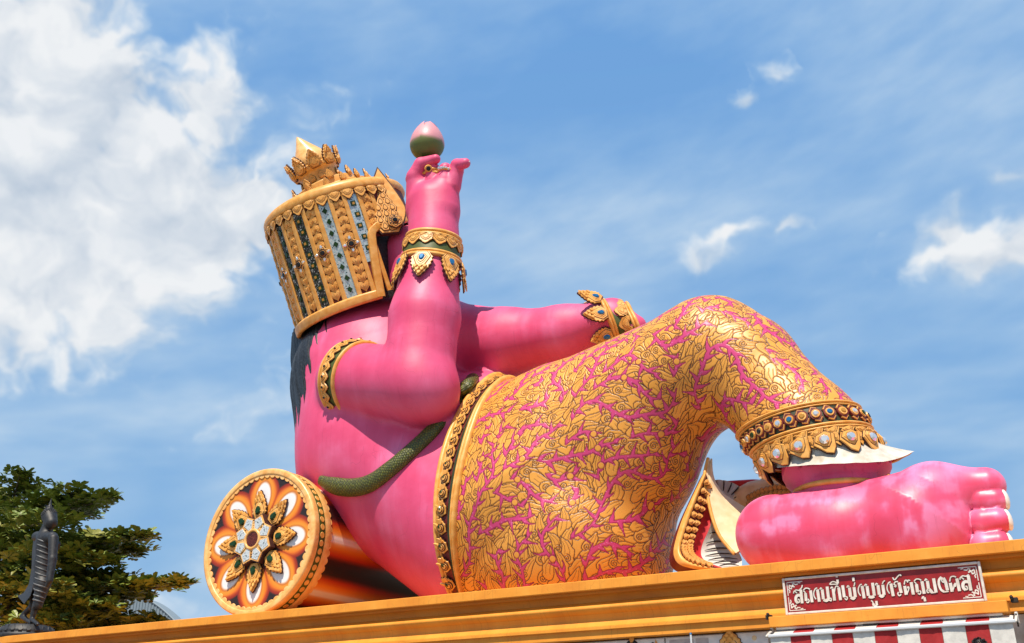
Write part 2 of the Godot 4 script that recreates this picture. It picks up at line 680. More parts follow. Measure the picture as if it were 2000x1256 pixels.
# ------------------------------------------------------------------ materials
func materials() -> void:
	weathered("pink", rgb(202, 58, 102), rgb(212, 74, 118), rgb(222, 110, 154), 0.14, 0.52, 3, 150, 26, 1.0, 0.12)
	weathered("foot_pink", rgb(214, 66, 100), rgb(220, 78, 116), rgb(230, 132, 176), 0.20, 0.40, 9, 90, 20, 2.2, 0.10)
	painted("ankle_pink", rgb(205, 30, 88), rgb(212, 36, 94), rgb(220, 60, 112), 0.16, 0.4, 5, 0.12)
	painted("gold", rgb(212, 146, 60), rgb(222, 160, 76), rgb(230, 174, 98), 0.5, 0.42, 21, 0.15)
	painted("cap_gold", rgb(222, 160, 86), rgb(232, 176, 104), rgb(238, 190, 124), 0.4, 0.32, 23, 0.2)
	weathered("plinth_gold", rgb(206, 126, 30), rgb(217, 140, 38), rgb(224, 152, 54), 0.20, 0.62, 31, 260, 34, 0.9, 0.15)
	weathered("plinth_ochre", rgb(186, 108, 22), rgb(200, 122, 28), rgb(208, 134, 40), 0.20, 0.66, 33, 260, 20, 0.9, 0.15)
	painted("white", rgb(190, 186, 178), rgb(202, 199, 193), rgb(210, 208, 204), 0.5, 0.5, 41, 0.2)
	painted("cream", rgb(212, 186, 142), rgb(222, 198, 158), rgb(228, 208, 172), 0.5, 0.6, 43, 0.3)
	painted("red", rgb(176, 28, 36), rgb(190, 34, 42), rgb(198, 44, 52), 0.5, 0.45, 47, 0.2)
	painted("hair", rgb(16, 18, 22), rgb(26, 28, 33), rgb(48, 52, 58), 1.6, 0.5, 51, 0.9)
	painted("bronze", rgb(24, 25, 28), rgb(32, 33, 37), rgb(46, 48, 52), 1.2, 0.55, 53, 0.4, 2.0)
	painted("hem_white", rgb(166, 154, 136), rgb(198, 192, 182), rgb(208, 204, 198), 0.35, 0.6, 45, 0.3)
	painted("bronze_edge", rgb(64, 66, 70), rgb(84, 87, 90), rgb(108, 110, 114), 1.2, 0.5, 57, 0.3)
	mat("groove", rgb(62, 22, 14), 0.7)
	mat("maroon", rgb(104, 26, 22), 0.6)
	mat("green", rgb(68, 78, 22), 0.5)
	mat("dark_green", rgb(44, 52, 22), 0.5)
	mat("gem_green", rgb(30, 62, 26), 0.12, {"metallic": 0.3})
	mat("gem_blue", rgb(40, 110, 160), 0.12, {"metallic": 0.3})
	mat("gem_black", rgb(26, 26, 28), 0.12, {"metallic": 0.3})
	mat("gem_clear", rgb(225, 228, 230), 0.08, {"metallic": 0.7})
	mat("gem_amber", rgb(196, 140, 60), 0.15, {"metallic": 0.3})
	mat("nail", rgb(232, 226, 216), 0.3)
	mat("aluminium", rgb(214, 216, 218), 0.32, {"metallic": 0.35})
	mat("iron", rgb(48, 42, 38), 0.6, {"metallic": 0.4})
	mat("line", rgb(46, 32, 30), 0.8)
	painted("ground_grey", rgb(118, 114, 108), rgb(132, 128, 122), rgb(146, 142, 136), 0.1, 0.9, 61, 0.6)
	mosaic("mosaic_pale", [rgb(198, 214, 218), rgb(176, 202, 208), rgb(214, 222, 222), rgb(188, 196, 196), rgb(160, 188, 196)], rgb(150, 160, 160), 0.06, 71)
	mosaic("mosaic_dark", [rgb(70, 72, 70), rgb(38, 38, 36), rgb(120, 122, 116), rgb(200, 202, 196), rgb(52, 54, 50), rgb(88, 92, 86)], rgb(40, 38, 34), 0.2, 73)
	mosaic("mosaic_white", [rgb(222, 224, 222), rgb(206, 212, 212), rgb(230, 232, 230)], rgb(176, 180, 178), 0.05, 75)
	mosaic("mosaic_red", [rgb(112, 44, 30), rgb(92, 34, 24), rgb(132, 60, 40)], rgb(60, 20, 14), 0.05, 77)
	snake_skin()
	scroll_cloth()

func mosaic(called: String, tones: Array, grout: Color, dark: float, seed_: int) -> void:
	var r := RandomNumberGenerator.new()
	r.seed = seed_
	var im := Image.create(128, 512, false, Image.FORMAT_RGB8)
	im.fill(grout)
	for y in 64:
		for x in 16:
			var c: Color = tones[r.randi() % tones.size()]
			if r.randf() < dark:
				c = c.darkened(0.75)
			im.fill_rect(Rect2i(x * 8 + 1, y * 8 + 1, 7, 7), c)
	var m := mat(called, Color.WHITE, 0.25, {"metallic": 0.35})
	m.albedo_texture = ImageTexture.create_from_image(im)

func snake_skin() -> void:
	var im := Image.create(256, 256, false, Image.FORMAT_RGB8)
	var hi := Image.create(256, 256, false, Image.FORMAT_RGBA8)
	im.fill(rgb(40, 46, 14))
	hi.fill(Color.BLACK)
	var r := RandomNumberGenerator.new()
	r.seed = 8
	for y in range(9, -2, -1):
		for x in range(-1, 9):
			var p := Vector2(x * 32 + (16 if y % 2 else 0) + 16, y * 28 + 14)
			var g := r.randf_range(-10, 14)
			for k in 7:
				var f := k / 6.0
				disc(im, p - Vector2(0, f * 3), 17.0 - k * 2.4, rgb(56 + g + f * 50, 62 + g + f * 46, 18 + f * 22))
				disc(hi, p - Vector2(0, f * 3), 17.0 - k * 2.4, Color(0.3 + f * 0.7, 0.3 + f * 0.7, 0.3 + f * 0.7))
	hi.bump_map_to_normal_map(6.0)
	var m := mat("snake", Color.WHITE, 0.4)
	m.albedo_texture = ImageTexture.create_from_image(im)
	m.normal_enabled = true
	m.normal_texture = ImageTexture.create_from_image(hi)
	m.normal_scale = 1.0

# ---- the printed cloth: gold flame scrolls with dark lines over pink
const CLOTH := 2048

func flame_leaf(base: Vector2, ang: float, length: float, width: float, bend: float) -> Array:
	var left := PackedVector2Array()
	var right := PackedVector2Array()
	var spine := PackedVector2Array()
	var n := 18
	var p := base
	var sgn := signf(bend)
	for i in n + 1:
		var t := float(i) / n
		var a := ang + bend * t * sqrt(t) - sgn * 0.9 * maxf(0.0, t - 0.8) * 4.0
		var d := Vector2.from_angle(a)
		if i:
			p += d * length / n
		spine.append(p)
		var w := width * 0.5 * maxf(pow(sin(PI * pow(t, 0.6)), 0.8), 0.3 * (1.0 - t) if t < 0.3 else 0.0)
		var o := d.orthogonal()     # to the left on paper
		var f := fmod(t * 3.4 + 0.2, 1.0)
		var tooth := 1.0 + 0.30 * pow(f, 1.6) - 0.10
		right.append(p + o * w * (tooth if sgn > 0 else 1.0))
		left.append(p - o * w * (tooth if sgn < 0 else 1.0))
	var out := right.duplicate()
	var l2 := left.duplicate()
	l2.reverse()
	out.append_array(l2)
	return [out, spine, left, right]

var swirl := FastNoiseLite.new()

func cloth_flow(p: Vector2) -> float:      # the fronds climb from the belt towards the knee, then run down the shin
	var f := p / float(CLOTH)
	var flow := lerpf(-1.15, -0.55, smoothstep(0.05, 0.5, f.x))
	if f.x > 0.60:
		flow = lerpf(flow, 0.75, smoothstep(0.60, 0.72, f.x))
	return flow + swirl.get_noise_2dv(p) * 2.3

# a tapered hook: wide at its root, pointed at its end
func spur(p: Vector2, ang: float, length: float, width: float, turn: float) -> PackedVector2Array:
	var l := PackedVector2Array()
	var q := PackedVector2Array()
	for i in 7:
		var t := i / 6.0
		var d := Vector2.from_angle(ang + turn * t)
		var w := width * 0.5 * (1.0 - t) * (1.0 + 0.5 * sin(t * 6.0))
		l.append(p + d.orthogonal() * w)
		q.append(p - d.orthogonal() * w)
		p += d * length / 6.0
	q.reverse()
	l.append_array(q)
	return l

func scroll_cloth() -> void:
	swirl.seed = 3
	swirl.noise_type = FastNoiseLite.TYPE_SIMPLEX_SMOOTH
	swirl.frequency = 0.0026
	swirl.fractal_octaves = 2
	var im := Image.create(CLOTH, CLOTH, false, Image.FORMAT_RGB8)
	var pink := rgb(200, 62, 118)
	var deep := rgb(132, 26, 58)
	var ink := rgb(82, 42, 16)
	im.fill(rgb(222, 155, 62))
	var r := RandomNumberGenerator.new()
	r.seed = 31
	# a bed of overlapping flame leaves, each with its curl, from the top down
	var step := 42.0
	for gy in range(-1, int(CLOTH / step * 1.1) + 2):
		for gx in range(-1, int(CLOTH / step) + 2):
			var p := Vector2((gx + (0.5 if gy % 2 else 0.0)) * step, gy * step * 0.9) + Vector2(r.randf_range(-12, 12), r.randf_range(-12, 12))
			var flow := cloth_flow(p)
			var side := 1.0 if (gx + gy) % 2 else -1.0
			var l := flame_leaf(p, flow + side * r.randf_range(0.1, 0.6), r.randf_range(74, 106), r.randf_range(32, 41), -side * r.randf_range(0.9, 1.8))
			var tone := r.randf_range(-5, 5)
			var gold := rgb(222 + tone, 155 + tone, 62 + tone)
			fill(im, l[0], gold)
			stroke(im, close(l[0]), 2, ink)
			var sp: PackedVector2Array = l[1]
			for q in [0.42, -0.30]:
				var inner := PackedVector2Array()
				for i in range(4, 16):
					var edge: PackedVector2Array = l[3] if q > 0 else l[2]
					inner.append(sp[i].lerp(edge[i], absf(q)))
				stroke(im, inner, 1, ink)
			var curl := PackedVector2Array()
			for i in 24:
				var t := i / 23.0
				curl.append(sp[4] + Vector2.from_angle(t * 11.5 * side + flow) * 12.5 * (1.0 - t * 0.88))
			if r.randf() < 0.6:
				disc(im, sp[4], 12.5, gold)
				stroke(im, curl, 2, ink)
	# evenly spaced branches of pink ground between the fronds
	var taken := {}
	var near := func(p: Vector2, d: float, skip: int) -> bool:
		var c := Vector2i((p / 64.0).floor())
		for y in range(-1, 2):
			for x in range(-1, 2):
				for o in taken.get(c + Vector2i(x, y), []):
					if o[1] != skip and p.distance_squared_to(o[0]) < d * d:
						return true
		return false
	var lines: Array = []
	for i in 2600:
		var p := Vector2(r.randf_range(0, CLOTH), r.randf_range(0, CLOTH))
		if near.call(p, 54.0, -1):
			continue
		var pts := PackedVector2Array([p])
		var most := r.randf_range(110, 300)
		for dir in [1.0, -1.0]:
			var q := p
			var gone := 0.0
			while gone < most:
				q += Vector2.from_angle(cloth_flow(q) + sin(gone * 0.035 + i) * 0.35) * 8.0 * dir
				gone += 8.0
				if near.call(q, 36.0, i):
					break
				if dir > 0.0:
					pts.append(q)
				else:
					pts.insert(0, q)
		if pts.size() < 6:
			continue
		for q in pts:
			var c := Vector2i((q / 64.0).floor())
			if not taken.has(c):
				taken[c] = []
			taken[c].append([q, i])
		lines.append(pts)
	var polys: Array = []
	var beads: Array = []
	for pts: PackedVector2Array in lines:
		var n := pts.size()
		var l := PackedVector2Array()
		var q := PackedVector2Array()
		var width := r.randf_range(7.5, 12.0)
		for i in n:
			var d := (pts[mini(i + 1, n - 1)] - pts[maxi(i - 1, 0)]).normalized()
			var w := width * 0.5 * pow(sin(PI * (i + 0.3) / (n - 0.4)), 0.6) * r.randf_range(0.7, 1.3)
			l.append(pts[i] + d.orthogonal() * w)
			q.append(pts[i] - d.orthogonal() * w)
			if i % 3 == 1 and i < n - 1:
				var s := 1.0 if (i / 3) % 2 else -1.0
				polys.append(spur(pts[i], d.angle() + s * r.randf_range(0.8, 1.35), r.randf_range(22, 50), width * 1.0, -s * r.randf_range(-0.5, 1.3)))
		q.reverse()
		l.append_array(q)
		polys.append(l)
		if r.randf() < 0.75:
			beads.append(pts[clampi(int(n * r.randf_range(0.1, 0.9)), 0, n - 1)])
	for q in polys:
		stroke(im, close(q), 4, deep)
		fill(im, q, deep)
	for q in polys:
		fill(im, q, pink)
	for p in beads:
		disc(im, p, 12.0, deep)
		disc(im, p, 9.5, rgb(222, 154, 60))
	for i in 16000:      # a pale bloom on the pink
		var p := Vector2(r.randf_range(8, CLOTH - 8), r.randf_range(8, CLOTH - 8))
		if im.get_pixelv(Vector2i(p)).b > 0.45:
			disc(im, p, 2.0, rgb(218, 118, 168))
	var m := mat("cloth", Color.WHITE, 0.40)
	m.albedo_texture = ImageTexture.create_from_image(im)
	var hi := im.duplicate() as Image
	hi.resize(1024, 1024, Image.INTERPOLATE_BILINEAR)
	hi.convert(Image.FORMAT_RGBA8)
	hi.bump_map_to_normal_map(2.0)
	m.normal_enabled = true
	m.normal_texture = ImageTexture.create_from_image(hi)
	m.normal_scale = 0.9

func close(p: PackedVector2Array) -> PackedVector2Array:
	var q := p.duplicate()
	q.append(p[0])
	return q

# ------------------------------------------------------------------ ground and plinth
func setting() -> void:
	var g := Mb.new()
	g.quad(Vector3(-600, 0, -900), Vector3(600, 0, -900), Vector3(600, 0, 300), Vector3(-600, 0, 300), Vector3.UP)
	var o := one("ground", g, M.ground_grey, self)
	struct(o)
	var t := Mb.new()
	t.box(Transform3D(Basis(), Vector3(-8, 1.1, 2.3)), Vector3(76, 2.19, 7.4), 0.05)
	o = one("terrace", t, M.ground_grey, self)
	struct(o)

func course(called: String, prof: PackedVector2Array, m: Material, parent: Node, x0: float, x1: float) -> void:
	var mb := Mb.new()
	if prof.size() > 5:      # a curved course: smooth
		var rows: Array = []
		for q in prof:
			rows.append(PackedVector3Array([Vector3(x0, q.y, q.x), Vector3(x1, q.y, q.x)]))
		mb.grid(rows, false, Vector3.BACK)
	for i in (prof.size() - 1 if prof.size() <= 5 else 0):
		var a := prof[i]
		var b := prof[i + 1]
		var out := Vector3(0, -(b.x - a.x), b.y - a.y)
		# profile runs downwards: outward is towards +z
		out = Vector3(0, (b.x - a.x), -(b.y - a.y))
		mb.quad(Vector3(x0, a.y, a.x), Vector3(x1, a.y, a.x), Vector3(x1, b.y, b.x), Vector3(x0, b.y, b.x), out)
	for x in [x0, x1]:
		var poly := PackedVector2Array(prof)
		poly.append(Vector2(-1.0, prof[prof.size() - 1].y)); poly.append(Vector2(-1.0, prof[0].y))
		var tr := Geometry2D.triangulate_polygon(poly)
		for i in range(0, tr.size(), 3):
			mb.tri(Vector3(x, poly[tr[i]].y, poly[tr[i]].x), Vector3(x, poly[tr[i + 1]].y, poly[tr[i + 1]].x), Vector3(x, poly[tr[i + 2]].y, poly[tr[i + 2]].x), Vector3(signf(x - x0 - 1.0), 0, 0))
	one(called, mb, m, parent)

func plinth() -> void:
	var t := thing("plinth", "long orange moulded plinth carrying the giant reclining statue", "plinth", Vector3(-8, 2.2, -5))
	var x0 := -46.0
	var x1 := 24.0
	var core := Mb.new()
	core.box(Transform3D(Basis(), Vector3(-11, 3.99, -6.55)), Vector3(69.8, 3.6, 11.4))
	one("core", core, M.plinth_ochre, t)
	var top := Mb.new()
	top.box(Transform3D(Basis(), Vector3(-11, 5.863, -5.95)), Vector3(70.0, 0.25, 12.3), 0.015)
	one("nosing", top, M.plinth_gold, t)

	course("fillet", PackedVector2Array([Vector2(0.06, 5.737), Vector2(0.08, 5.665), Vector2(-0.06, 5.655)]), M.plinth_ochre, t, x0, x1)
	var cove := PackedVector2Array()
	for i in 9:
		var f := i / 8.0
		cove.append(Vector2(-0.06 - 0.11 * sin(f * PI * 0.5), 5.654 - 0.13 * (1.0 - cos(f * PI * 0.5)) - 0.04 * f))
	course("upper_cove", cove, M.plinth_ochre, t, x0, x1)
	var torus := PackedVector2Array()
	for i in 13:
		var f := i / 12.0
		torus.append(Vector2(-0.17 + 0.18 * sin(f * PI) + 0.04 * f, 5.482 - 0.30 * f))
	course("torus", torus, M.plinth_gold, t, x0, x1)
	var cyma := PackedVector2Array()
	for i in 13:
		var f := i / 12.0
		cyma.append(Vector2(-0.13 - 0.09 * sin(f * PI) + 0.10 * f, 5.181 - 0.31 * f))
	course("cyma", cyma, M.plinth_gold, t, x0, x1)
	course("band", PackedVector2Array([Vector2(-0.03, 4.868), Vector2(-0.01, 4.855), Vector2(-0.01, 4.79), Vector2(-0.09, 4.78)]), M.plinth_gold, t, x0, x1)
	course("frieze", PackedVector2Array([Vector2(-0.09, 4.779), Vector2(-0.09, 4.58), Vector2(-0.6, 4.575)]), M.plinth_gold, t, x0, x1)
	var wall := Mb.new()
	wall.box(Transform3D(Basis(), Vector3(-11, 3.38, -0.62)), Vector3(69.6, 2.35, 0.3))
	one("wall", wall, M.white, t)


# ------------------------------------------------------------------ the reclining statue
var HAND: Sdf
var ARM: Sdf
var TRUNK: Sdf
var ANKLE: Sdf
const ARM0 := 8
var FOOT: Sdf
var belt0: Array     # [point, normal] of the belt's two edges
var belt1: Array

func figures() -> void:
	var b := Sdf.new()
	BODY = b
	# trunk
	b.cone(0.60, Vector3(-10.178, 14.968, -4.700), 3.293, Vector3(-9.035, 11.912, -4.500), 3.497)
	b.cone(0.80, Vector3(-8.943, 11.898, -4.500), 3.418, Vector3(-4.045, 8.384, -3.700), 3.107)
	b.cone(0.60, Vector3(-7.123, 12.311, -4.100), 1.988, Vector3(-5.448, 12.837, -4.400), 1.576)
	b.cone(0.80, Vector3(-3.762, 10.962, -3.700), 2.188, Vector3(-2.900, 9.112, -3.500), 2.908)
	# neck, far shoulder, head, ear
	b.cone(0.30, Vector3(-11.994, 18.560, -4.400), 1.901, Vector3(-11.911, 16.384, -4.600), 2.027)
	b.cone(0.40, Vector3(-11.345, 17.589, -4.600), 1.346, Vector3(-7.860, 16.549, -5.300), 1.571)
	b.ball(0.20, Vector3(-11.049, 19.764, -4.000), 1.684)
	b.cone(0.12, Vector3(-8.125, 19.496, -3.500), 1.136, Vector3(-7.976, 18.429, -3.500), 1.044)
	# the raised near arm
	b.cone(0.28, Vector3(-8.920, 13.892, -1.650), 1.337, Vector3(-5.682, 12.923, -0.900), 1.209)
	b.cone(0.25, Vector3(-5.682, 12.923, -0.900), 1.192, Vector3(-5.626, 15.355, -1.100), 1.149)
	b.ball(0.50, Vector3(-5.302, 12.562, -0.980), 0.953)
	b.cone(0.30, Vector3(-5.626, 15.355, -1.100), 1.149, Vector3(-5.668, 18.485, -1.500), 0.899)
	# far arm across the lap
	b.cone(0.50, Vector3(-7.257, 16.451, -5.100), 1.357, Vector3(-4.610, 15.528, -4.800), 1.255)
	b.cone(0.40, Vector3(-4.610, 15.528, -4.800), 1.255, Vector3(-2.281, 15.366, -4.700), 0.963)
	b.cone(0.40, Vector3(-2.281, 15.366, -4.700), 0.963, Vector3(-0.374, 15.444, -4.600), 0.711)
	b.cone(0.20, Vector3(-0.374, 15.444, -4.600), 0.694, Vector3(0.410, 14.985, -4.600), 0.444)
	ARM = Sdf.new()
	for i in range(ARM0, ARM0 + 2):
		ARM.cone(b.k[i], b.a[i], b.ra[i], b.a[i] + b.ba[i], b.ra[i] + b.dr[i])
	TRUNK = Sdf.new()
	for i in 6:
		TRUNK.cone(b.k[i], b.a[i], b.ra[i], b.a[i] + b.ba[i], b.ra[i] + b.dr[i])
	ANKLE = Sdf.new()
	ANKLE.cone(0.30, Vector3(6.900, 8.423, -1.650), 1.346, Vector3(6.968, 7.906, -1.500), 0.995)
	ANKLE.cuts = [[Vector3(6.934, 8.671, -1.700), Vector3(0.088, 0.976, 0.202)]]
	var s := Sdf.new()
	SKIRT = s
	s.cone(1.20, Vector3(-2.034, 8.778, -3.400), 3.358, Vector3(-1.391, 7.794, -3.300), 3.026)
	s.ball(1.20, Vector3(-2.940, 10.643, -3.600), 2.595)
	s.cone(1.20, Vector3(-0.716, 11.006, -3.200), 2.515, Vector3(3.677, 12.378, -2.400), 1.752)
	s.ball(0.80, Vector3(-4.175, 11.749, -3.900), 1.752)
	s.ball(0.80, Vector3(0.581, 10.216, -3.000), 2.197)
	s.cone(0.50, Vector3(3.677, 12.378, -2.400), 1.752, Vector3(4.664, 11.829, -2.200), 1.500)
	s.cone(0.25, Vector3(4.664, 11.829, -2.200), 1.471, Vector3(6.241, 9.598, -1.800), 1.301)
	s.cone(0.50, Vector3(6.241, 9.598, -1.800), 1.301, Vector3(6.609, 8.853, -1.700), 1.313)
	WHOLE = Sdf.new()
	for src in [s, b]:
		for i in (s.a.size() if src == s else 3):
			var q: Sdf = src
			WHOLE.cone(q.k[i], q.a[i], q.ra[i], q.a[i] + q.ba[i], q.ra[i] + q.dr[i])
	belt0 = [Vector3(-4.495, 9.655, -3.546), Vector3(0.999, -0.001, 0.037)]
	belt1 = [Vector3(-3.951, 9.728, -3.422), Vector3(0.988, -0.108, -0.113)]
	var sk := Sdf.new()         # the skirt's cloth covers the trunk from the belt on
	for i in WHOLE.a.size():
		sk.cone(WHOLE.k[i], WHOLE.a[i], WHOLE.ra[i] + 0.02, WHOLE.a[i] + WHOLE.ba[i], WHOLE.ra[i] + WHOLE.dr[i] + 0.02)
	var mid: Vector3 = (belt0[0] as Vector3).lerp(belt1[0], 0.5)
	var mn: Vector3 = ((belt0[1] as Vector3) + (belt1[1] as Vector3)).normalized()
	sk.cuts = [[mid, -mn], [Vector3(0, 5.9, 0), Vector3.DOWN], [Vector3(6.791, 8.853, -1.700), -Vector3(-0.024, 1.000, 0.005), Vector3(4.773, 9.039, -1.700), Vector3.RIGHT]]
	SKIRT = sk
	b.cuts = [[Vector3(0, 5.9, 0), Vector3.DOWN], [mid + mn * 0.25, mn, Vector3(0, 13.3, 0), Vector3.DOWN]]
	var h := Sdf.new()
	HAND = h
	h.cone(0.30, Vector3(-5.668, 18.485, -1.500), 0.908, Vector3(-5.819, 20.040, -1.600), 0.864)
	h.cone(0.25, Vector3(-6.270, 19.936, -1.550), 0.572, Vector3(-6.363, 21.001, -1.550), 0.524)
	h.cone(0.25, Vector3(-5.322, 19.681, -1.600), 0.546, Vector3(-5.314, 20.742, -1.600), 0.460)
	# thumb and first finger close on the stem
	h.cone(0.10, Vector3(-6.375, 20.576, -1.400), 0.390, Vector3(-6.376, 21.162, -1.200), 0.316)
	h.cone(0.05, Vector3(-6.376, 21.162, -1.200), 0.316, Vector3(-6.089, 21.567, -1.150), 0.270)
	h.cone(0.05, Vector3(-6.089, 21.567, -1.150), 0.270, Vector3(-5.464, 21.602, -1.150), 0.175)
	h.cone(0.10, Vector3(-7.008, 21.661, -1.900), 0.268, Vector3(-6.894, 22.187, -2.100), 0.232)
	# two middle fingers bent away over the palm
	h.cone(0.06, Vector3(-5.716, 20.889, -1.400), 0.295, Vector3(-5.723, 21.341, -1.350), 0.241)
	h.cone(0.04, Vector3(-5.723, 21.341, -1.350), 0.241, Vector3(-6.140, 21.886, -2.000), 0.228)
	h.cone(0.06, Vector3(-5.238, 20.808, -1.450), 0.275, Vector3(-5.197, 21.221, -1.400), 0.230)
	h.cone(0.04, Vector3(-5.197, 21.221, -1.400), 0.230, Vector3(-5.588, 21.707, -2.000), 0.217)
	# little finger, tip flicked out
	h.cone(0.08, Vector3(-5.001, 20.558, -1.600), 0.311, Vector3(-4.809, 21.115, -1.550), 0.248)
	h.cone(0.05, Vector3(-4.809, 21.115, -1.550), 0.248, Vector3(-4.761, 21.309, -1.500), 0.230)
	h.cone(0.05, Vector3(-4.761, 21.309, -1.500), 0.230, Vector3(-4.314, 21.163, -1.350), 0.182)
	var f := Sdf.new()
	FOOT = f
	f.cone(0.50, Vector3(5.305, 6.928, -1.250), 1.002, Vector3(6.837, 6.677, -1.250), 1.044)
	f.cone(0.90, Vector3(6.837, 6.677, -1.250), 1.044, Vector3(8.772, 6.978, -1.250), 1.011)
	f.cone(0.90, Vector3(8.759, 7.040, -1.250), 1.012, Vector3(9.139, 7.529, -1.300), 0.508)
	f.ball(0.50, Vector3(8.710, 6.339, -1.000), 0.780)
	f.cone(0.45, Vector3(9.297, 7.595, -1.300), 0.483, Vector3(10.267, 7.540, -1.300), 0.426)
	f.ball(.1, Vector3(9.896, 7.197, -1.500), 0.310)
	f.cone(0.05, Vector3(9.777, 7.151, -1.500), 0.298, Vector3(10.181, 7.097, -1.250), 0.258)
	f.cone(0.04, Vector3(10.129, 7.165, -1.150), 0.316, Vector3(10.384, 7.146, -1.150), 0.291)
	f.cone(0.04, Vector3(10.065, 6.657, -1.100), 0.336, Vector3(10.345, 6.671, -1.100), 0.312)
	f.cone(0.04, Vector3(10.031, 6.143, -1.050), 0.333, Vector3(10.298, 6.162, -1.050), 0.297)
	f.cone(0.04, Vector3(9.683, 6.664, -1.400), 0.284, Vector3(10.102, 6.692, -1.300), 0.257)
	f.cone(0.04, Vector3(9.633, 6.181, -1.300), 0.292, Vector3(10.011, 6.189, -1.300), 0.278)
	f.cuts = [[Vector3(0, 5.9, 0), Vector3.DOWN]]

# ---------------- ornaments
func flame(length: float, width: float, teeth: int, shoulder := 0.3) -> PackedVector2Array:   # base at the origin, tip up
	var r := PackedVector2Array()
	var l := PackedVector2Array()
	var prof := func(t: float) -> float:
		if t < shoulder:
			return lerpf(0.62, 1.0, sin(t / shoulder * PI * 0.5))
		return pow(cos((t - shoulder) / (1.0 - shoulder) * PI * 0.5), 0.9)
	for i in teeth + 1:
		var t := float(i) / (teeth + 1)
		var w: float = prof.call(t) * width * 0.5
		r.append(Vector2(w, t * length))
		l.append(Vector2(-w, t * length))
		if i > 0 or teeth < 3:
			var t2 := t + 0.62 / (teeth + 1)
			var w2: float = prof.call(t2) * width * 0.5 * 1.10 + width * 0.03
			r.append(Vector2(w2, t2 * length))
			l.append(Vector2(-w2, t2 * length))
	r.append(Vector2(0, length))
	l.reverse()
	r.append_array(l)
	return r

func scaled(p: PackedVector2Array, s: float, at := Vector2.ZERO) -> PackedVector2Array:
	var q := PackedVector2Array()
	for v in p:
		q.append(at + (v - at) * s)
	return q

# a relief leaf: dark ground, gold body, ringed eye for a stone, small scales towards the tip. In the x y plane, tip up.
func relief_leaf(length: float, width: float, teeth: int, thick: float, scales := true, eye := 0.32) -> ArrayMesh:
	var gold := Mb.new()
	var dark := Mb.new()
	var X := Transform3D()
	var outer := flame(length, width, teeth)
	dark.plate(scaled(outer, 1.02, Vector2(0, length * 0.3)), X, 0.0, thick * 0.55, thick * 0.1)
	gold.plate(scaled(outer, 0.97, Vector2(0, length * 0.32)), X, thick * 0.5, thick * 0.9, thick * 0.2)
	var e := Vector2(0, length * eye)
	var drop := flame(length * 0.62, width * 0.74, 1, 0.36)
	var lift := Vector2(0, length * 0.04)
	for k in 3:
		var s: float = [1.0, 0.78, 0.56][k]
		var q := scaled(drop, s, Vector2(0, length * 0.24))
		for i in q.size():
			q[i] += lift
		if k != 1:
			dark.plate(scaled(q, 1.06, e), X, thick * (0.9 + k * 0.2), thick * (0.98 + k * 0.2), 0.0)
		gold.plate(q, X, thick * (0.95 + k * 0.2), thick * (1.18 + k * 0.2), width * 0.03)
	if scales:
		for row in 3:
			for c in (3 - row):
				var x := (c - (2 - row) * 0.5) * width * 0.24
				var y := length * (0.56 + row * 0.12)
				var sc := flame(length * 0.17, width * 0.2, 1)
				var T := Transform3D(Basis(Vector3.RIGHT, 0.25), Vector3(x, y, thick * 0.95))
				gold.plate(sc, T, thick * 0.05, thick * 0.4, width * 0.025)
	return commit([gold, M.gold, dark, M.groove])

func gem_mesh(r: float, drop: bool, m: Material) -> ArrayMesh:
	var mb := Mb.new()
	var poly := PackedVector2Array()
	for i in 10:
		var f := TAU * i / 10
		var q := Vector2(sin(f), cos(f)) * r
		if drop and q.y > 0.0:
			q.y *= 1.5; q.x *= 0.92
		poly.append(q)
	mb.plate(poly, Transform3D(), 0.0, r * 0.45, r * 0.4)
	return commit([mb, m])

func rosette(r: float, petals: int, thick: float) -> ArrayMesh:
	var gold := Mb.new()
	var dark := Mb.new()
	for i in petals:
		var T := Transform3D(Basis(Vector3.BACK, TAU * i / petals), Vector3.ZERO)
		var p := flame(r, r * 1.0, 1, 0.55)
		dark.plate(scaled(p, 1.1, Vector2(0, r * 0.5)), T, 0.0, thick * 0.4 + i * 0.002, 0.0)
		gold.plate(p, T, thick * 0.3, thick * 0.75 + i * 0.002, r * 0.08)
		dark.plate(scaled(p, 0.66, Vector2(0, r * 0.55)), T, thick * 0.7, thick * 0.78 + i * 0.002, 0.0)
		gold.plate(scaled(p, 0.52, Vector2(0, r * 0.55)), T, thick * 0.75, thick * 0.95 + i * 0.002, r * 0.05)
	var c := PackedVector2Array()
	for i in 14:
		c.append(Vector2.from_angle(TAU * i / 14) * r * 0.48)
	dark.plate(scaled(c, 1.14), Transform3D(), 0.0, thick * 1.05, 0.0)
	gold.plate(c, Transform3D(), 0.0, thick * 1.3, r * 0.1)
	return commit([gold, M.gold, dark, M.groove])

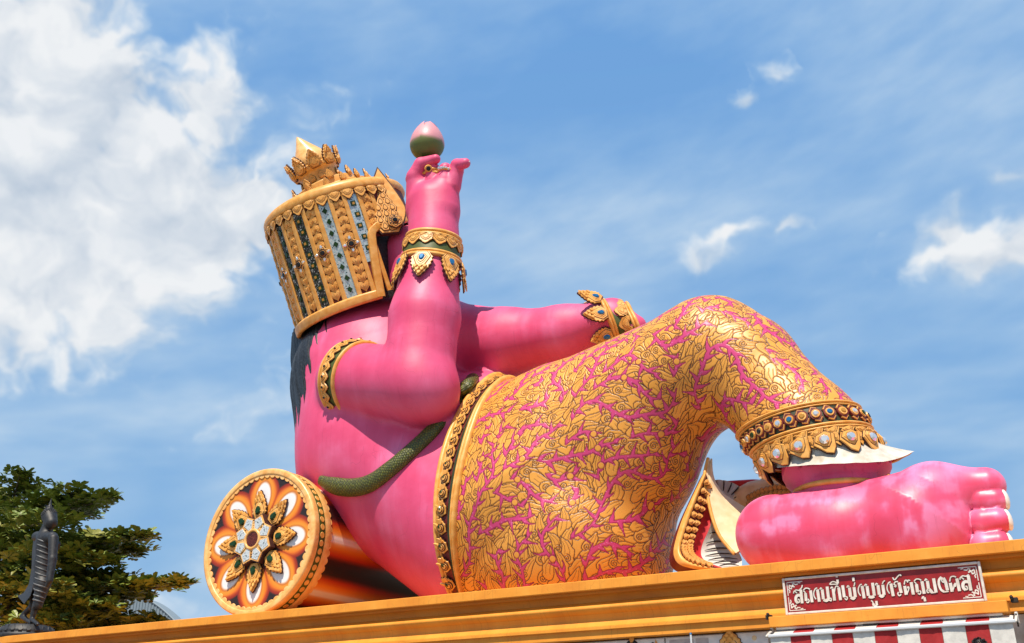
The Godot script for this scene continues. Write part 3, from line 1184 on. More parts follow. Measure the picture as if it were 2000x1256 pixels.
# the space between two rings round a limb, with places on it by angle and height
class Cuff:
	var a: Array
	var b: Array
	var n := 0
	func spot(u: float, t: float, h: float) -> Vector3:      # u in turns
		var f := fposmod(u, 1.0) * n
		var i := int(f) % n
		var j := (i + 1) % n
		var q := f - floorf(f)
		var pa: Vector3 = (a[0][i] as Vector3).lerp(a[0][j], q)
		var pb: Vector3 = (b[0][i] as Vector3).lerp(b[0][j], q)
		return pa.lerp(pb, t) + normal(u) * h
	func normal(u: float) -> Vector3:
		var f := fposmod(u, 1.0) * n
		var i := int(f) % n
		return ((a[1][i] as Vector3) + (b[1][i] as Vector3)).lerp((a[1][(i + 1) % n] as Vector3) + (b[1][(i + 1) % n] as Vector3), f - floorf(f)).normalized()
	func frame(u: float, t: float, h: float) -> Transform3D:  # y from a to b, z outwards
		var y := spot(u, t + 0.05, h) - spot(u, t - 0.05, h)
		y = y.normalized()
		var z := normal(u)
		z = (z - y * z.dot(y)).normalized()
		return Transform3D(Basis(y.cross(z), y, z), spot(u, t, h))
	func length(u0: float, u1: float, t: float) -> float:
		var s := 0.0
		var k := 40
		for i in k:
			s += spot(lerpf(u0, u1, float(i) / k), t, 0).distance_to(spot(lerpf(u0, u1, (i + 1.0) / k), t, 0))
		return s
	func strip(mb: Mb, prof: Array, m := 96) -> void:        # prof: [t, h] across the strip
		var rows: Array = []
		for q in prof:
			var row := PackedVector3Array()
			for i in m:
				row.append(spot(float(i) / m, q[0], q[1]))
			rows.append(row)
		mb.grid(rows, true)
	func rail(mb: Mb, t0: float, t1: float, h: float) -> void:
		var prof: Array = []
		for i in 9:
			var f := PI * i / 8
			prof.append([lerpf(t0, t1, 0.5 - 0.5 * cos(f)), h * sin(f) - 0.02])
		strip(mb, prof)

func cuff(s: Sdf, c0: Vector3, ax0: Vector3, c1: Vector3, ax1: Vector3, toward: Vector3, far: float, n := 72) -> Cuff:
	var q := Cuff.new()
	q.n = n
	q.a = ring(s, c0, ax0, toward, n, far)
	q.b = ring(s, c1, ax1, toward, n, far)
	return q

# copies of one mesh at even steps along a cuff
func along(called: String, mesh: Mesh, parent: Node, c: Cuff, t: float, h: float, count: int, u0: float, u1: float, turn := 0.0, sub := "", gems: Array = [], spot := Vector3.ZERO, tilt := 0.0) -> void:
	for i in count:
		var u := lerpf(u0, u1, (i + 0.5) / count)
		var x := c.frame(u, t, h)
		if x.origin.y < 6.05:
			continue
		x.basis = x.basis * Basis(Vector3.BACK, turn) * Basis(Vector3.RIGHT, tilt)
		put(called, mesh, parent, x)
		if sub != "":
			put(sub, gems[i % gems.size()], parent, x * Transform3D(Basis(), spot))

func body_mesh() -> ArrayMesh:
	var mb := Mb.new()
	BODY.net(mb, 0.12)
	HAND.net(mb, 0.045)
	ANKLE.net(mb, 0.12)
	var ft := Mb.new()
	FOOT.net(ft, 0.075)
	return commit([mb, M.pink, ft, M.foot_pink])

func cloth_mesh() -> ArrayMesh:
	var mb := Mb.new()
	SKIRT.net(mb, 0.11)
	mb.uv.resize(mb.v.size())
	for i in mb.v.size():
		var p := mb.v[i]
		var g := mb.n[i]
		var s := Vector2(g.x, g.y)
		var w := s.length()
		var q := Vector2(p.x, p.y)
		if w > 1e-4:
			var th := atan2(w, g.z)
			q += s / w * 2.0 * (th - sin(th) if th < PI else 0.0)
		mb.uv[i] = Vector2((q.x + 7.5) / 18.5, (19.5 - q.y) / 18.5)
	return commit([mb, M.cloth])

func statue() -> void:
	var t := thing("reclining_statue", "giant pink crowned statue reclining in a gold patterned sarong, holding up a lotus bud", "statue", Vector3(0, 6, -3))
	put("body", body_mesh(), t)
	put("sarong", cloth_mesh(), t)
	var cam := Vector3(12.0, 1.6, 23.6)
	# ---- belt
	var bc := cuff(WHOLE, belt0[0], belt0[1], belt1[0], belt1[1], cam - (belt0[0] as Vector3), 7.0, 96)
	var mb := Mb.new()
	bc.strip(mb, [[0.0, -0.05], [0.0, 0.05], [0.95, 0.05], [1.0, -0.05]], 120)
	var belt := one("belt", mb, M.maroon, t)
	mb = Mb.new()
	bc.strip(mb, [[0.66, 0.055], [0.68, 0.07], [0.78, 0.07], [0.80, 0.055]], 120)
	one("green_stripe", mb, M.dark_green, belt)
	mb = Mb.new()
	bc.rail(mb, -0.06, 0.18, 0.17)
	bc.rail(mb, 0.14, 0.28, 0.12)
	one("rail", mb, M.gold, belt)
	mb = Mb.new()
	bc.rail(mb, 0.76, 0.92, 0.13)
	bc.rail(mb, 0.88, 1.14, 0.19)
	one("rail", mb, M.gold, belt)
	var scroll := belt_scroll()
	var g_green := gem_mesh(0.05, true, M.gem_green)
	var L := bc.length(-0.35, 0.35, 0.5)
	along("scroll_ornament", scroll, belt, bc, 0.49, 0.06, int(L / 0.52), -0.35, 0.35, PI * 0.5, "gem", [g_green], Vector3(0, 0.16, 0.11))
	# ---- armband of the near arm
	var ab := cuff(ARM, Vector3(-9.065, 13.887, -1.550), Vector3(0.945, -0.273, 0.183), Vector3(-8.375, 13.678, -1.430), Vector3(0.945, -0.273, 0.183), cam - Vector3(-8, 12, -2), 2.4)
	ringband("armband", t, ab, 15, 0.36)
	# ---- cuff of the near wrist
	wrist("wrist_cuff", t, BODY, BODY, Vector3(-5.691, 18.533, -1.500), Vector3(0.139, 0.986, 0.092) , Vector3(-5.734, 17.526, -1.400), Vector3(0.124, 0.990, 0.073), cam, [M.gem_blue], 8, 1.12, 0.70)
	# ---- cuff of the far wrist, its leaves point up the arm
	wrist("wrist_cuff", t, BODY, BODY, Vector3(0.361, 15.447, -4.600), Vector3(0.894, 0.287, -0.345), Vector3(-0.545, 15.463, -4.600), Vector3(0.883, 0.297, -0.365), cam, [M.gem_blue], 8, 0.86, 0.60)
	# armlet of the far arm, seen as a sliver behind the forearm
	mb = Mb.new()
	mb.tube(PackedVector3Array([Vector3(-7.361, 17.713, -5.200), Vector3(-6.773, 17.577, -5.200), Vector3(-6.078, 17.244, -5.200), Vector3(-5.398, 16.794, -5.200)]), PackedFloat32Array([0.14, 0.14, 0.12, 0.05]), 8)
	one("upper_armlet", mb, M.cap_gold, t)
	# ---- snake across the chest
	var path := PackedVector3Array()
	var px := PackedVector3Array([Vector3(-8.602, 9.923, 0.000), Vector3(-8.021, 9.680, 0.000), Vector3(-7.299, 9.520, 0.000), Vector3(-6.610, 9.557, 0.000), Vector3(-5.949, 9.851, 0.000), Vector3(-5.265, 10.249, 0.000), Vector3(-4.553, 10.719, 0.000), Vector3(-3.958, 11.187, 0.000), Vector3(-3.457, 11.652, 0.000), Vector3(-3.012, 12.127, 0.000), Vector3(-2.549, 12.614, 0.000)])
	for p in px:
		path.append(WHOLE_OR(TRUNK, p, (p - cam).normalized()))
	var cv := Curve3D.new()
	for i in path.size():
		var tan := (path[mini(i + 1, path.size() - 1)] - path[maxi(i - 1, 0)]) * 0.18
		cv.add_point(path[i], -tan, tan)
	var rows: Array = []
	var uvs: Array = []
	var pts := cv.tessellate_even_length(4, 0.18)
	for i in pts.size():
		var f := float(i) / (pts.size() - 1)
		var tn := (pts[mini(i + 1, pts.size() - 1)] - pts[maxi(i - 1, 0)]).normalized()
		var nn := TRUNK.grad(pts[i])
		pts[i] += nn * 0.10 * smoothstep(0.5, 0.8, f)
		var sd := tn.cross(nn).normalized()
		var r := lerpf(0.31, 0.24, f) * smoothstep(-0.12, 0.10, f)
		var row := PackedVector3Array()
		var ur := PackedVector2Array()
		for k in 17:
			var a := TAU * k / 16
			row.append(pts[i] + (sd * cos(a) + nn * (sin(a) * 0.75 + 0.15)) * r)
			ur.append(Vector2(k / 16.0 * 2.0, i * 0.18 / 1.0))
		rows.append(row)
		uvs.append(ur)
	mb = Mb.new()
	mb.grid(rows, false, TRUNK.grad(pts[4]), uvs)
	mb.n = fix_normals(mb, pts, 17)
	one("snake_sash", mb, M.snake, t)
	hair(t, cam)
	crown(t, cam)
	lotus(t)
	rings_and_nails(t)
	anklet(t, cam)
	far_hem(t)

func WHOLE_OR(s: Sdf, p: Vector3, dir: Vector3) -> Vector3:
	return s.hit(p - dir * 6.0, dir, 20.0)

func fix_normals(mb: Mb, pts: PackedVector3Array, per: int) -> PackedVector3Array:
	var n := mb.n
	var bad := 0
	for i in n.size():
		if n[i].dot(mb.v[i] - pts[i / per]) < 0.0:
			bad += 1
	if bad > n.size() / 2:
		for i in n.size():
			n[i] = -n[i]
		for i in range(0, mb.idx.size(), 3):
			var q := mb.idx[i + 1]
			mb.idx[i + 1] = mb.idx[i + 2]
			mb.idx[i + 2] = q
	return n

func belt_scroll() -> ArrayMesh:      # a squarish curl with a leaf tail, 0.56 long
	var gold := Mb.new()
	var dark := Mb.new()
	var body := flame(0.58, 0.42, 3, 0.4)
	dark.plate(scaled(body, 1.06, Vector2(0, 0.2)), Transform3D(Basis(), Vector3(0, -0.06, 0)), 0.0, 0.03, 0.0)
	gold.plate(body, Transform3D(Basis(), Vector3(0, -0.06, 0)), 0.02, 0.06, 0.015)
	for s in [0.86, 0.56]:
		var c := PackedVector2Array()
		for i in 12:
			c.append(Vector2(0, 0.15) + Vector2(cos(TAU * i / 12), sin(TAU * i / 12)) * Vector2(0.17, 0.16) * s)
		dark.plate(scaled(c, 1.14, Vector2(0, 0.15)), Transform3D(), 0.05, 0.085 if s > 0.8 else 0.11, 0.0)
		gold.plate(c, Transform3D(), 0.06, 0.10 if s > 0.8 else 0.125, 0.02)
	for s in [-1.0, 1.0]:
		var leaf := flame(0.22, 0.11, 1)
		var T := Transform3D(Basis(Vector3.BACK, -s * 0.55), Vector3(s * 0.09, 0.26, 0.06))
		gold.plate(leaf, T, 0.0, 0.045, 0.015)
	for q: Mb in [gold, dark]:
		for i in q.v.size():
			q.v[i] = q.v[i] * Vector3(0.84, 0.84, 1.0)
	return commit([gold, M.gold, dark, M.groove])

# two rails, a green ground and a row of small leaves
func ringband(called: String, parent: Node, c: Cuff, count: int, size: float) -> void:
	var mb := Mb.new()
	c.strip(mb, [[0.0, -0.05], [0.0, 0.04], [1.0, 0.04], [1.0, -0.05]])
	var o := one(called, mb, M.green, parent)
	for q in [[-0.12, 0.06, 0.13], [0.04, 0.20, 0.11], [0.88, 1.08, 0.12]]:
		mb = Mb.new()
		c.rail(mb, q[0], q[1], q[2])
		one("rail", mb, M.gold, o)
	var leaf := relief_leaf(size, size * 1.05, 2, 0.07, false)
	along("leaf_ornament", leaf, o, c, 0.22, 0.05, count, -0.32, 0.32, 0.0, "gem", [gem_mesh(size * 0.13, true, M.gem_black)], Vector3(0, size * 0.32, 0.12))

func wrist(called: String, parent: Node, s0: Sdf, s1: Sdf, c0: Vector3, a0: Vector3, c1: Vector3, a1: Vector3, cam: Vector3, gems: Array, petals: int, plen: float, pw: float) -> void:
	var c := Cuff.new()
	c.n = 64
	c.a = ring(s1, c0, a0, cam - c0, 64, 2.2)
	c.b = ring(s0, c1, a1, cam - c1, 64, 2.2)
	var mb := Mb.new()
	c.strip(mb, [[0.0, -0.05], [0.0, 0.05], [1.0, 0.05], [1.0, -0.05]])
	var o := one(called, mb, M.green, parent)
	for q in [[-0.10, 0.08, 0.13], [0.05, 0.20, 0.11], [0.78, 0.94, 0.13], [0.90, 1.10, 0.15]]:
		mb = Mb.new()
		c.rail(mb, q[0], q[1], q[2])
		one("rail", mb, M.gold, o)
	var per := c.length(0, 1, 0.5)
	var k := int(per / 0.26)
	var small := relief_leaf(0.22, 0.25, 1, 0.05, false)
	along("scallop", small, o, c, 0.18, 0.07, k, 0.0, 1.0)
	var k2 := int(per / 0.46)
	var mid := relief_leaf(0.38, 0.46, 2, 0.06, false)
	along("lobed_leaf", mid, o, c, 0.26, 0.05, k2, 0.0, 1.0)
	var big := relief_leaf(plen, pw, 6, 0.085, true)
	var gl: Array = []
	for m in gems:
		gl.append(gem_mesh(pw * 0.17, true, m))
	along("hanging_leaf", big, o, c, 1.00, 0.06, petals, 0.03, 1.03, 0.0, "gem", gl, Vector3(0, plen * 0.26, 0.13), 0.06)


func blob(called: String, m: Material, parent: Node, o: Vector3, b: Basis, sub := 10) -> void:
	var mb := Mb.new()
	var prof := PackedVector2Array()
	for i in sub + 1:
		var f := PI * i / sub - PI * 0.5
		prof.append(Vector2(cos(f), sin(f)))
	mb.lathe(prof, Transform3D(), 14)
	put(called, commit([mb, m]), parent, Transform3D(b, o))

func hair(t: Node3D, cam: Vector3) -> void:
	var r := RandomNumberGenerator.new()
	r.seed = 12
	var mb := Mb.new()
	var top := Vector3(-11.188, 17.362, -4.100)
	var bot := Vector3(-9.641, 13.702, -4.100)
	var ax := (top - bot).normalized()
	var cols := 110
	var e1 := cam - top
	e1 = (e1 - ax * e1.dot(ax)).normalized()
	var e2 := ax.cross(e1)
	var rows: Array = []
	for j in 15:
		rows.append(PackedVector3Array())
	for i in cols:
		var f := float(i) / (cols - 1)
		var phi := deg_to_rad(lerpf(-22.0, -190.0, f))
		var saw := absf(fmod(i * 0.143, 1.0) - 0.5) * 2.0
		var last := lerpf(0.40, 0.98, smoothstep(0.02, 0.26, f)) + (saw - 0.5) * (0.22 + 0.12 * sin(i * 0.9)) + r.randf_range(-0.02, 0.02)
		for j in 15:
			var q := j / 14.0 * last
			var wig := sin(q * 16.0 + i * 0.7) * 0.03 * q
			var dir := e1 * cos(phi + wig) + e2 * sin(phi + wig)
			var c := top.lerp(bot, q) + ax * 0.6 * (1.0 - q)
			var p := TRUNK.hit(c + dir * 5.0, -dir, 4.9)
			var lift := 0.085 * (1.0 - pow(float(j) / 14.0, 3.0)) * (1.0 if i > 0 else 0.0) + 0.018 * sin(i * 1.9)
			rows[j].append(p + TRUNK.grad(p) * (lift - 0.01))
	mb.grid(rows, false, -e2)
	one("hair", mb, M.hair, t)

# ---------------- the crown: a cylinder round the head, panels of scrolls and of mirror pieces
var c_o: Vector3
var c_a: Vector3
var c_e1: Vector3
var c_e2: Vector3
var c_h: float
var c_r0: float
var c_r1: float

func cp(phi: float, v: float, h: float) -> Vector3:   # phi in degrees, 0 towards the viewer's side
	var f := deg_to_rad(phi)
	return c_o + c_a * (c_h * v) + (c_e1 * cos(f) + c_e2 * sin(f)) * (lerpf(c_r0, c_r1, v) + h)

func cframe(phi: float, v: float, h: float) -> Transform3D:   # y up the crown, z outwards
	var y := (cp(phi, v + 0.02, h) - cp(phi, v, h)).normalized()
	var f := deg_to_rad(phi)
	return facing(cp(phi, v, h), c_e1 * cos(f) + c_e2 * sin(f), y)

func crown_strip(mb: Mb, f0: float, f1: float, v0: float, v1: float, h: float, uv := false, n := 10) -> void:
	var rows: Array = []
	var uvs: Array = []
	for j in n + 1:
		var v := lerpf(v0, v1, float(j) / n)
		var row := PackedVector3Array()
		var ur := PackedVector2Array()
		var k := maxi(2, int(absf(f1 - f0) / 4.0) + 2)
		for i in k:
			var q := float(i) / (k - 1)
			row.append(cp(lerpf(f0, f1, q), v, h))
			ur.append(Vector2(q * 0.75, (1.0 - float(j) / n) * 1.3))
		rows.append(row)
		uvs.append(ur)
	mb.grid(rows, false, cp((f0 + f1) * 0.5, 0.5, 1.0) - cp((f0 + f1) * 0.5, 0.5, 0.0), uvs if uv else [])

func crown_bar(mb: Mb, path: Array, w: float, h: float) -> void:   # path of [phi, v]; a raised flat bar
	var rows: Array = []
	for i in path.size():
		var p := cp(path[i][0], path[i][1], 0.0)
		var q := cp(path[mini(i + 1, path.size() - 1)][0], path[mini(i + 1, path.size() - 1)][1], 0.0) - cp(path[maxi(i - 1, 0)][0], path[maxi(i - 1, 0)][1], 0.0)
		var f := deg_to_rad(path[i][0])
		var z := c_e1 * cos(f) + c_e2 * sin(f)
		var s := q.cross(z).normalized() * w * 0.5
		rows.append(PackedVector3Array([p - s, p - s, p - s + z * h * 0.8, p - s * 0.75 + z * h, p + s * 0.75 + z * h, p + s + z * h * 0.8, p + s, p + s]))
	mb.grid(rows, false, cp(path[0][0], 0.5, 1.0) - cp(path[0][0], 0.5, 0.0))

func heart_mesh(w: float, h: float) -> ArrayMesh:
	var gold := Mb.new()
	var dark := Mb.new()
	var p := PackedVector2Array()
	for i in 20:
		var f := TAU * i / 20
		p.append(Vector2(pow(sin(f), 3.0) * w * 0.5, (13.0 * cos(f) - 5.0 * cos(2.0 * f) - 2.0 * cos(3.0 * f) - cos(4.0 * f)) / 15.0 * h * 0.5))
	for k in 3:
		var s: float = [1.0, 0.68, 0.34][k]
		dark.plate(scaled(p, s * 1.08), Transform3D(), 0.0, 0.02 + k * 0.022, 0.0)
		gold.plate(scaled(p, s), Transform3D(), 0.01, 0.045 + k * 0.022, 0.02)
	return commit([gold, M.gold, dark, M.groove])

func crown(t: Node3D, cam: Vector3) -> void:
	c_o = Vector3(-10.411, 17.741, -4.000)
	c_a = Vector3(-0.148, 0.911, 0.384)
	c_h = 4.403
	c_r0 = 2.739
	c_r1 = 2.725
	c_e1 = cam - c_o
	c_e1 = (c_e1 - c_a * c_e1.dot(c_a)).normalized()
	c_e2 = c_a.cross(c_e1)
	var mb := Mb.new()
	crown_strip(mb, -205.0, 15.0, 0.0, 1.0, 0.0)
	crown_strip(mb, 15.0, 22.0, 0.30, 1.0, 0.0)
	crown_strip(mb, 22.0, 30.0, 0.50, 1.0, 0.0)
	crown_strip(mb, 30.0, 155.0, 0.62, 1.0, 0.0)
	crown_strip(mb, -205.0, 15.0, 0.0, 1.0, -0.25)
	var cr := one("crown", mb, M.maroon, t)
	# the dark strip of hair under the flap in front of the ear
	mb = Mb.new()
	crown_strip(mb, 10.0, 80.0, -0.02, 0.66, -0.28)
	one("side_hair", mb, M.hair, t)
	var heart := heart_mesh(0.50, 0.47)
	var rose := rosette(0.30, 4, 0.06)
	var eye := gem_mesh(0.115, false, M.gem_black)
	var chip := gem_mesh(0.06, true, M.gem_clear)
	var tile := Mb.new()
	tile.plate(PackedVector2Array([Vector2(0, 0.13), Vector2(0.1, 0), Vector2(0, -0.13), Vector2(-0.1, 0)]), Transform3D(), 0.0, 0.03, 0.01)
	var tile_mesh := commit([tile, M.gem_green])
	var tile2 := Mb.new()
	var inner := Mb.new()
	tile2.plate(PackedVector2Array([Vector2(0.1, 0.1), Vector2(0.1, -0.1), Vector2(-0.1, -0.1), Vector2(-0.1, 0.1)]), Transform3D(), 0.0, 0.03, 0.01)
	inner.plate(PackedVector2Array([Vector2(0.05, 0.05), Vector2(0.05, -0.05), Vector2(-0.05, -0.05), Vector2(-0.05, 0.05)]), Transform3D(), 0.0, 0.04, 0.005)
	var tile2_mesh := commit([tile2, M.gem_green, inner, M.gem_amber])
	for k in range(-6, 2):
		var f := 4.0 + 22.5 * k
		for s in [-1.0, 1.0]:
			mb = Mb.new()
			var path: Array = []
			for j in 9:
				path.append([f + s * 5.4, lerpf(0.02, 0.95, j / 8.0)])
			if k == 1 and s > 0:
				path = path.slice(5)
			crown_bar(mb, path, 0.17, 0.10)
			one("rib", mb, M.gold, cr)
		for j in 11:
			var v := 0.115 + j * 0.0735
			if j == 5 or (k == 1 and v < 0.62):
				continue
			var x := cframe(f, v, 0.015)
			if j > 5:
				x.basis = x.basis * Basis(Vector3.BACK, PI)
			put("heart_scroll", heart, cr, x)
		if k < 1:
			var x := cframe(f, 0.115 + 5 * 0.0735, 0.05)
			x.basis = x.basis * Basis(Vector3.BACK, PI * 0.0)
			put("rosette", rose, cr, x)
			put("dark_stone", eye, cr, x * Transform3D(Basis(), Vector3(0, 0, 0.07)))
			for q in 4:
				put("crystal", chip, cr, x * Transform3D(Basis(Vector3.BACK, q * PI * 0.5), Basis(Vector3.BACK, q * PI * 0.5) * Vector3(0, 0.23, 0.055)))
		# mirror panel to the right of it
		mb = Mb.new()
		var g := f + 11.25
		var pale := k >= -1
		if k == 1:
			continue
		crown_strip(mb, g - 5.2, g + 5.2, 0.03 if k < 0 else 0.30, 0.93, 0.035, true)
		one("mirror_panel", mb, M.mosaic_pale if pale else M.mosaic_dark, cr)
		for j in 8:
			var v := 0.12 + j * 0.10
			if k == 0 and v < 0.40:
				continue
			put("green_tile", tile_mesh if k == -1 or k == -3 else tile2_mesh, cr, cframe(g + sin(j * 2.3) * 0.5, v, 0.036))
	# rims
	mb = Mb.new()
	var prof: Array = [[-0.03, -0.02], [-0.03, 0.10], [-0.015, 0.13], [0.035, 0.13], [0.05, 0.10], [0.05, 0.0]]
	var rows: Array = []
	for q in prof:
		var row := PackedVector3Array()
		for i in 59:
			row.append(cp(-205.0 + i * 219.0 / 58.0, q[0], q[1]))
		rows.append(row)
	mb.grid(rows, false, c_e1)
	one("lower_rim", mb, M.gold, cr)
	mb = Mb.new()
	rows = []
	for q in [[0.95, -0.02], [0.95, 0.09], [0.965, 0.13], [1.0, 0.12], [1.025, 0.06], [1.045, -0.06], [1.058, -0.22], [1.066, -0.42], [1.06, -0.5], [1.0, -0.5]]:
		var row := PackedVector3Array()
		for i in 72:
			row.append(cp(i * 5.0, q[0], q[1]))
		rows.append(row)
	mb.grid(rows, true)
	one("upper_rim", mb, M.gold, cr)
	var scal := relief_leaf(0.42, 0.44, 2, 0.05, false)
	for i in 36:
		var f := i * 10.0 + 3.0
		if f > 60.0 and f < 180.0:
			continue
		var x := cframe(f, 0.955, 0.06)
		x.basis = x.basis * Basis(Vector3.BACK, PI) * Basis(Vector3.RIGHT, 0.12)
		put("rim_leaf", scal, cr, x)
	# border of the face opening
	mb = Mb.new()
	var path: Array = []
	for i in 15:
		var q := i / 14.0
		path.append([lerpf(13.0, 25.0, q) + 34.0 * pow(maxf(0.0, q - 0.66) / 0.34, 2.0), lerpf(-0.02, 0.64, sin(minf(1.0, q * 1.15) * PI * 0.5) * 0.6 + q * 0.4)])
	crown_bar(mb, path, 0.30, 0.20)
	one("face_border", mb, M.gold, cr)
	# ear flange, a tall carved leaf
	var fx := facing(Vector3(-7.936, 19.650, -1.950), Vector3(0.66, 0.06, 0.75), Vector3(0.088, 0.914, 0.397))
	var gold := Mb.new()
	var dark := Mb.new()
	var ol := flame(2.644, 1.658, 0, 0.36)
	ol = smooth_leaf(2.931, 1.504)
	dark.plate(scaled(ol, 1.03, Vector2(0, 0.8)), Transform3D(), -0.16, 0.0, 0.0)
	gold.plate(ol, Transform3D(), -0.12, 0.03, 0.03)
	var ll := flame(0.46, 0.30, 1, 0.3)
	for row in 7:
		var wide := [2, 3, 3, 3, 2, 1, 1][row] as int
		for c in wide:
			var xx := (c - (wide - 1) * 0.5) * 0.29
			var T := Transform3D(Basis(Vector3.BACK, xx * 0.55 + 0.15), Vector3(xx, 0.10 + row * 0.27, 0.02 + (c % 2) * 0.004 + row * 0.001))
			dark.plate(scaled(ll, 1.07, Vector2(0, 0.15)), T, 0.0, 0.03, 0.0)
			gold.plate(ll, T, 0.02, 0.06, 0.02)
			dark.plate(scaled(ll, 0.60, Vector2(0, 0.14)), T, 0.05, 0.066, 0.0)
			gold.plate(scaled(ll, 0.50, Vector2(0, 0.13)), T, 0.06, 0.085, 0.015)
	put("ear_flange", commit([gold, M.gold, dark, M.groove]), cr, fx)
	put("flange_rosette", rosette(0.30, 6, 0.1), cr, fx * Transform3D(Basis(), Vector3(0.22, 0.42, 0.10)))
	put("dark_stone", eye, cr, fx * Transform3D(Basis(), Vector3(0.22, 0.42, 0.22)))
	for q in 6:
		var bq := Basis(Vector3.BACK, q * TAU / 6.0)
		put("dark_stone", gem_mesh(0.045, false, M.gem_black), cr, fx * Transform3D(bq, Vector3(0.22, 0.42, 0.18) + bq * Vector3(0, 0.19, 0)))
	# stepped top, flame leaves and cap
	var s := 0.019
	var top := c_o + c_a * c_h * 1.03
	var fa := Vector3(-0.217, 0.841, 0.496)
	var F := looking(top, fa, cam - top)
	mb = Mb.new()
	var pr := PackedVector2Array()
	for q in [[122, -8], [122, 3], [94, 6], [92, 6], [92, 22], [89, 25], [89, 25], [68, 27], [66, 27], [66, 43], [63, 46], [63, 46], [48, 48], [43, 50], [40, 58], [40, 72], [43, 78], [48, 80], [48, 83], [48, 88], [44, 91], [34, 92]]:
		pr.append(Vector2(q[0], q[1]) * s)
	mb.lathe(pr, F, 40)
	one("stepped_top", mb, M.gold, cr)
	mb = Mb.new()
	pr = PackedVector2Array()
	for i in 17:
		var f := i / 16.0
		pr.append(Vector2((40.0 * pow(1.0 - f, 0.8) * (1.0 + 0.45 * sin(f * PI) * (1.0 - f))) if f < 1.0 else 0.0, 84.0 + 82.0 * f) * s)
	mb.lathe(pr, F, 28)
	for i in mb.v.size():      # the tip leans back a little
		var hh := (F.affine_inverse() * mb.v[i]).y / s - 88.0
		mb.v[i] += -c_e2 * pow(maxf(0.0, hh) / 72.0, 2.0) * 6.0 * s
	one("cap", mb, M.cap_gold, cr)
	var big := relief_leaf(41.0 * s, 27.0 * s, 6, 0.12, true)
	var spike := relief_leaf(21.0 * s, 12.0 * s, 3, 0.08, false)
	var med := relief_leaf(23.0 * s, 17.0 * s, 3, 0.08, false)
	var sets := [["flame_leaf", big, 9, 45.0, 78.0, 0.14, 0.1], ["tier_leaf", spike, 16, 91.0, 20.0, 0.0, 0.2], ["tier_leaf", med, 8, 64.0, 40.0, 0.0, 0.4], ["drum_leaf", relief_leaf(17.0 * s, 15.0 * s, 2, 0.05, false), 12, 41.0, 54.0, -0.05, 0.3], ["rim_spike", relief_leaf(14.0 * s, 9.0 * s, 2, 0.06, false), 18, 126.0, 1.0, 0.0, 0.1]]
	for q in sets:
		for i in q[2]:
			var f: float = TAU * (i + (q[6] as float)) / (q[2] as int)
			var dir := F.basis.z * cos(f) + F.basis.x * sin(f)
			var x := facing(F.origin + F.basis.y * (q[4] as float) * s + dir * (q[3] as float) * s, dir, F.basis.y)
			x.basis = x.basis * Basis(Vector3.RIGHT, q[5])
			put(q[0], q[1], cr, x)
	# small beads under the flame leaves
	var bead := Mb.new()
	bead.plate(scaled(flame(9.0 * s, 10.0 * s, 1), 1.0), Transform3D(), 0.0, 0.05, 0.02)
	var bead_mesh := commit([bead, M.gold])
	for i in 28:
		var f := TAU * i / 28.0
		var dir := F.basis.z * cos(f) + F.basis.x * sin(f)
		var x := facing(F.origin + F.basis.y * 88.0 * s + dir * 47.0 * s, dir, -F.basis.y)
		put("collar_bead", bead_mesh, cr, x)

func smooth_leaf(l: float, w: float) -> PackedVector2Array:      # a flame: broad low down, straight to a sharp tip
	var r := PackedVector2Array()
	var q := PackedVector2Array()
	for i in 17:
		var t := i / 16.0
		var h := w * 0.5 * (lerpf(0.42, 1.0, sin(t / 0.36 * PI * 0.5)) if t < 0.36 else 1.0 - pow((t - 0.36) / 0.64, 1.25))
		r.append(Vector2(h, t * l))
		if i < 16:
			q.append(Vector2(-h, t * l))
	q.reverse()
	r.append_array(q)
	return r

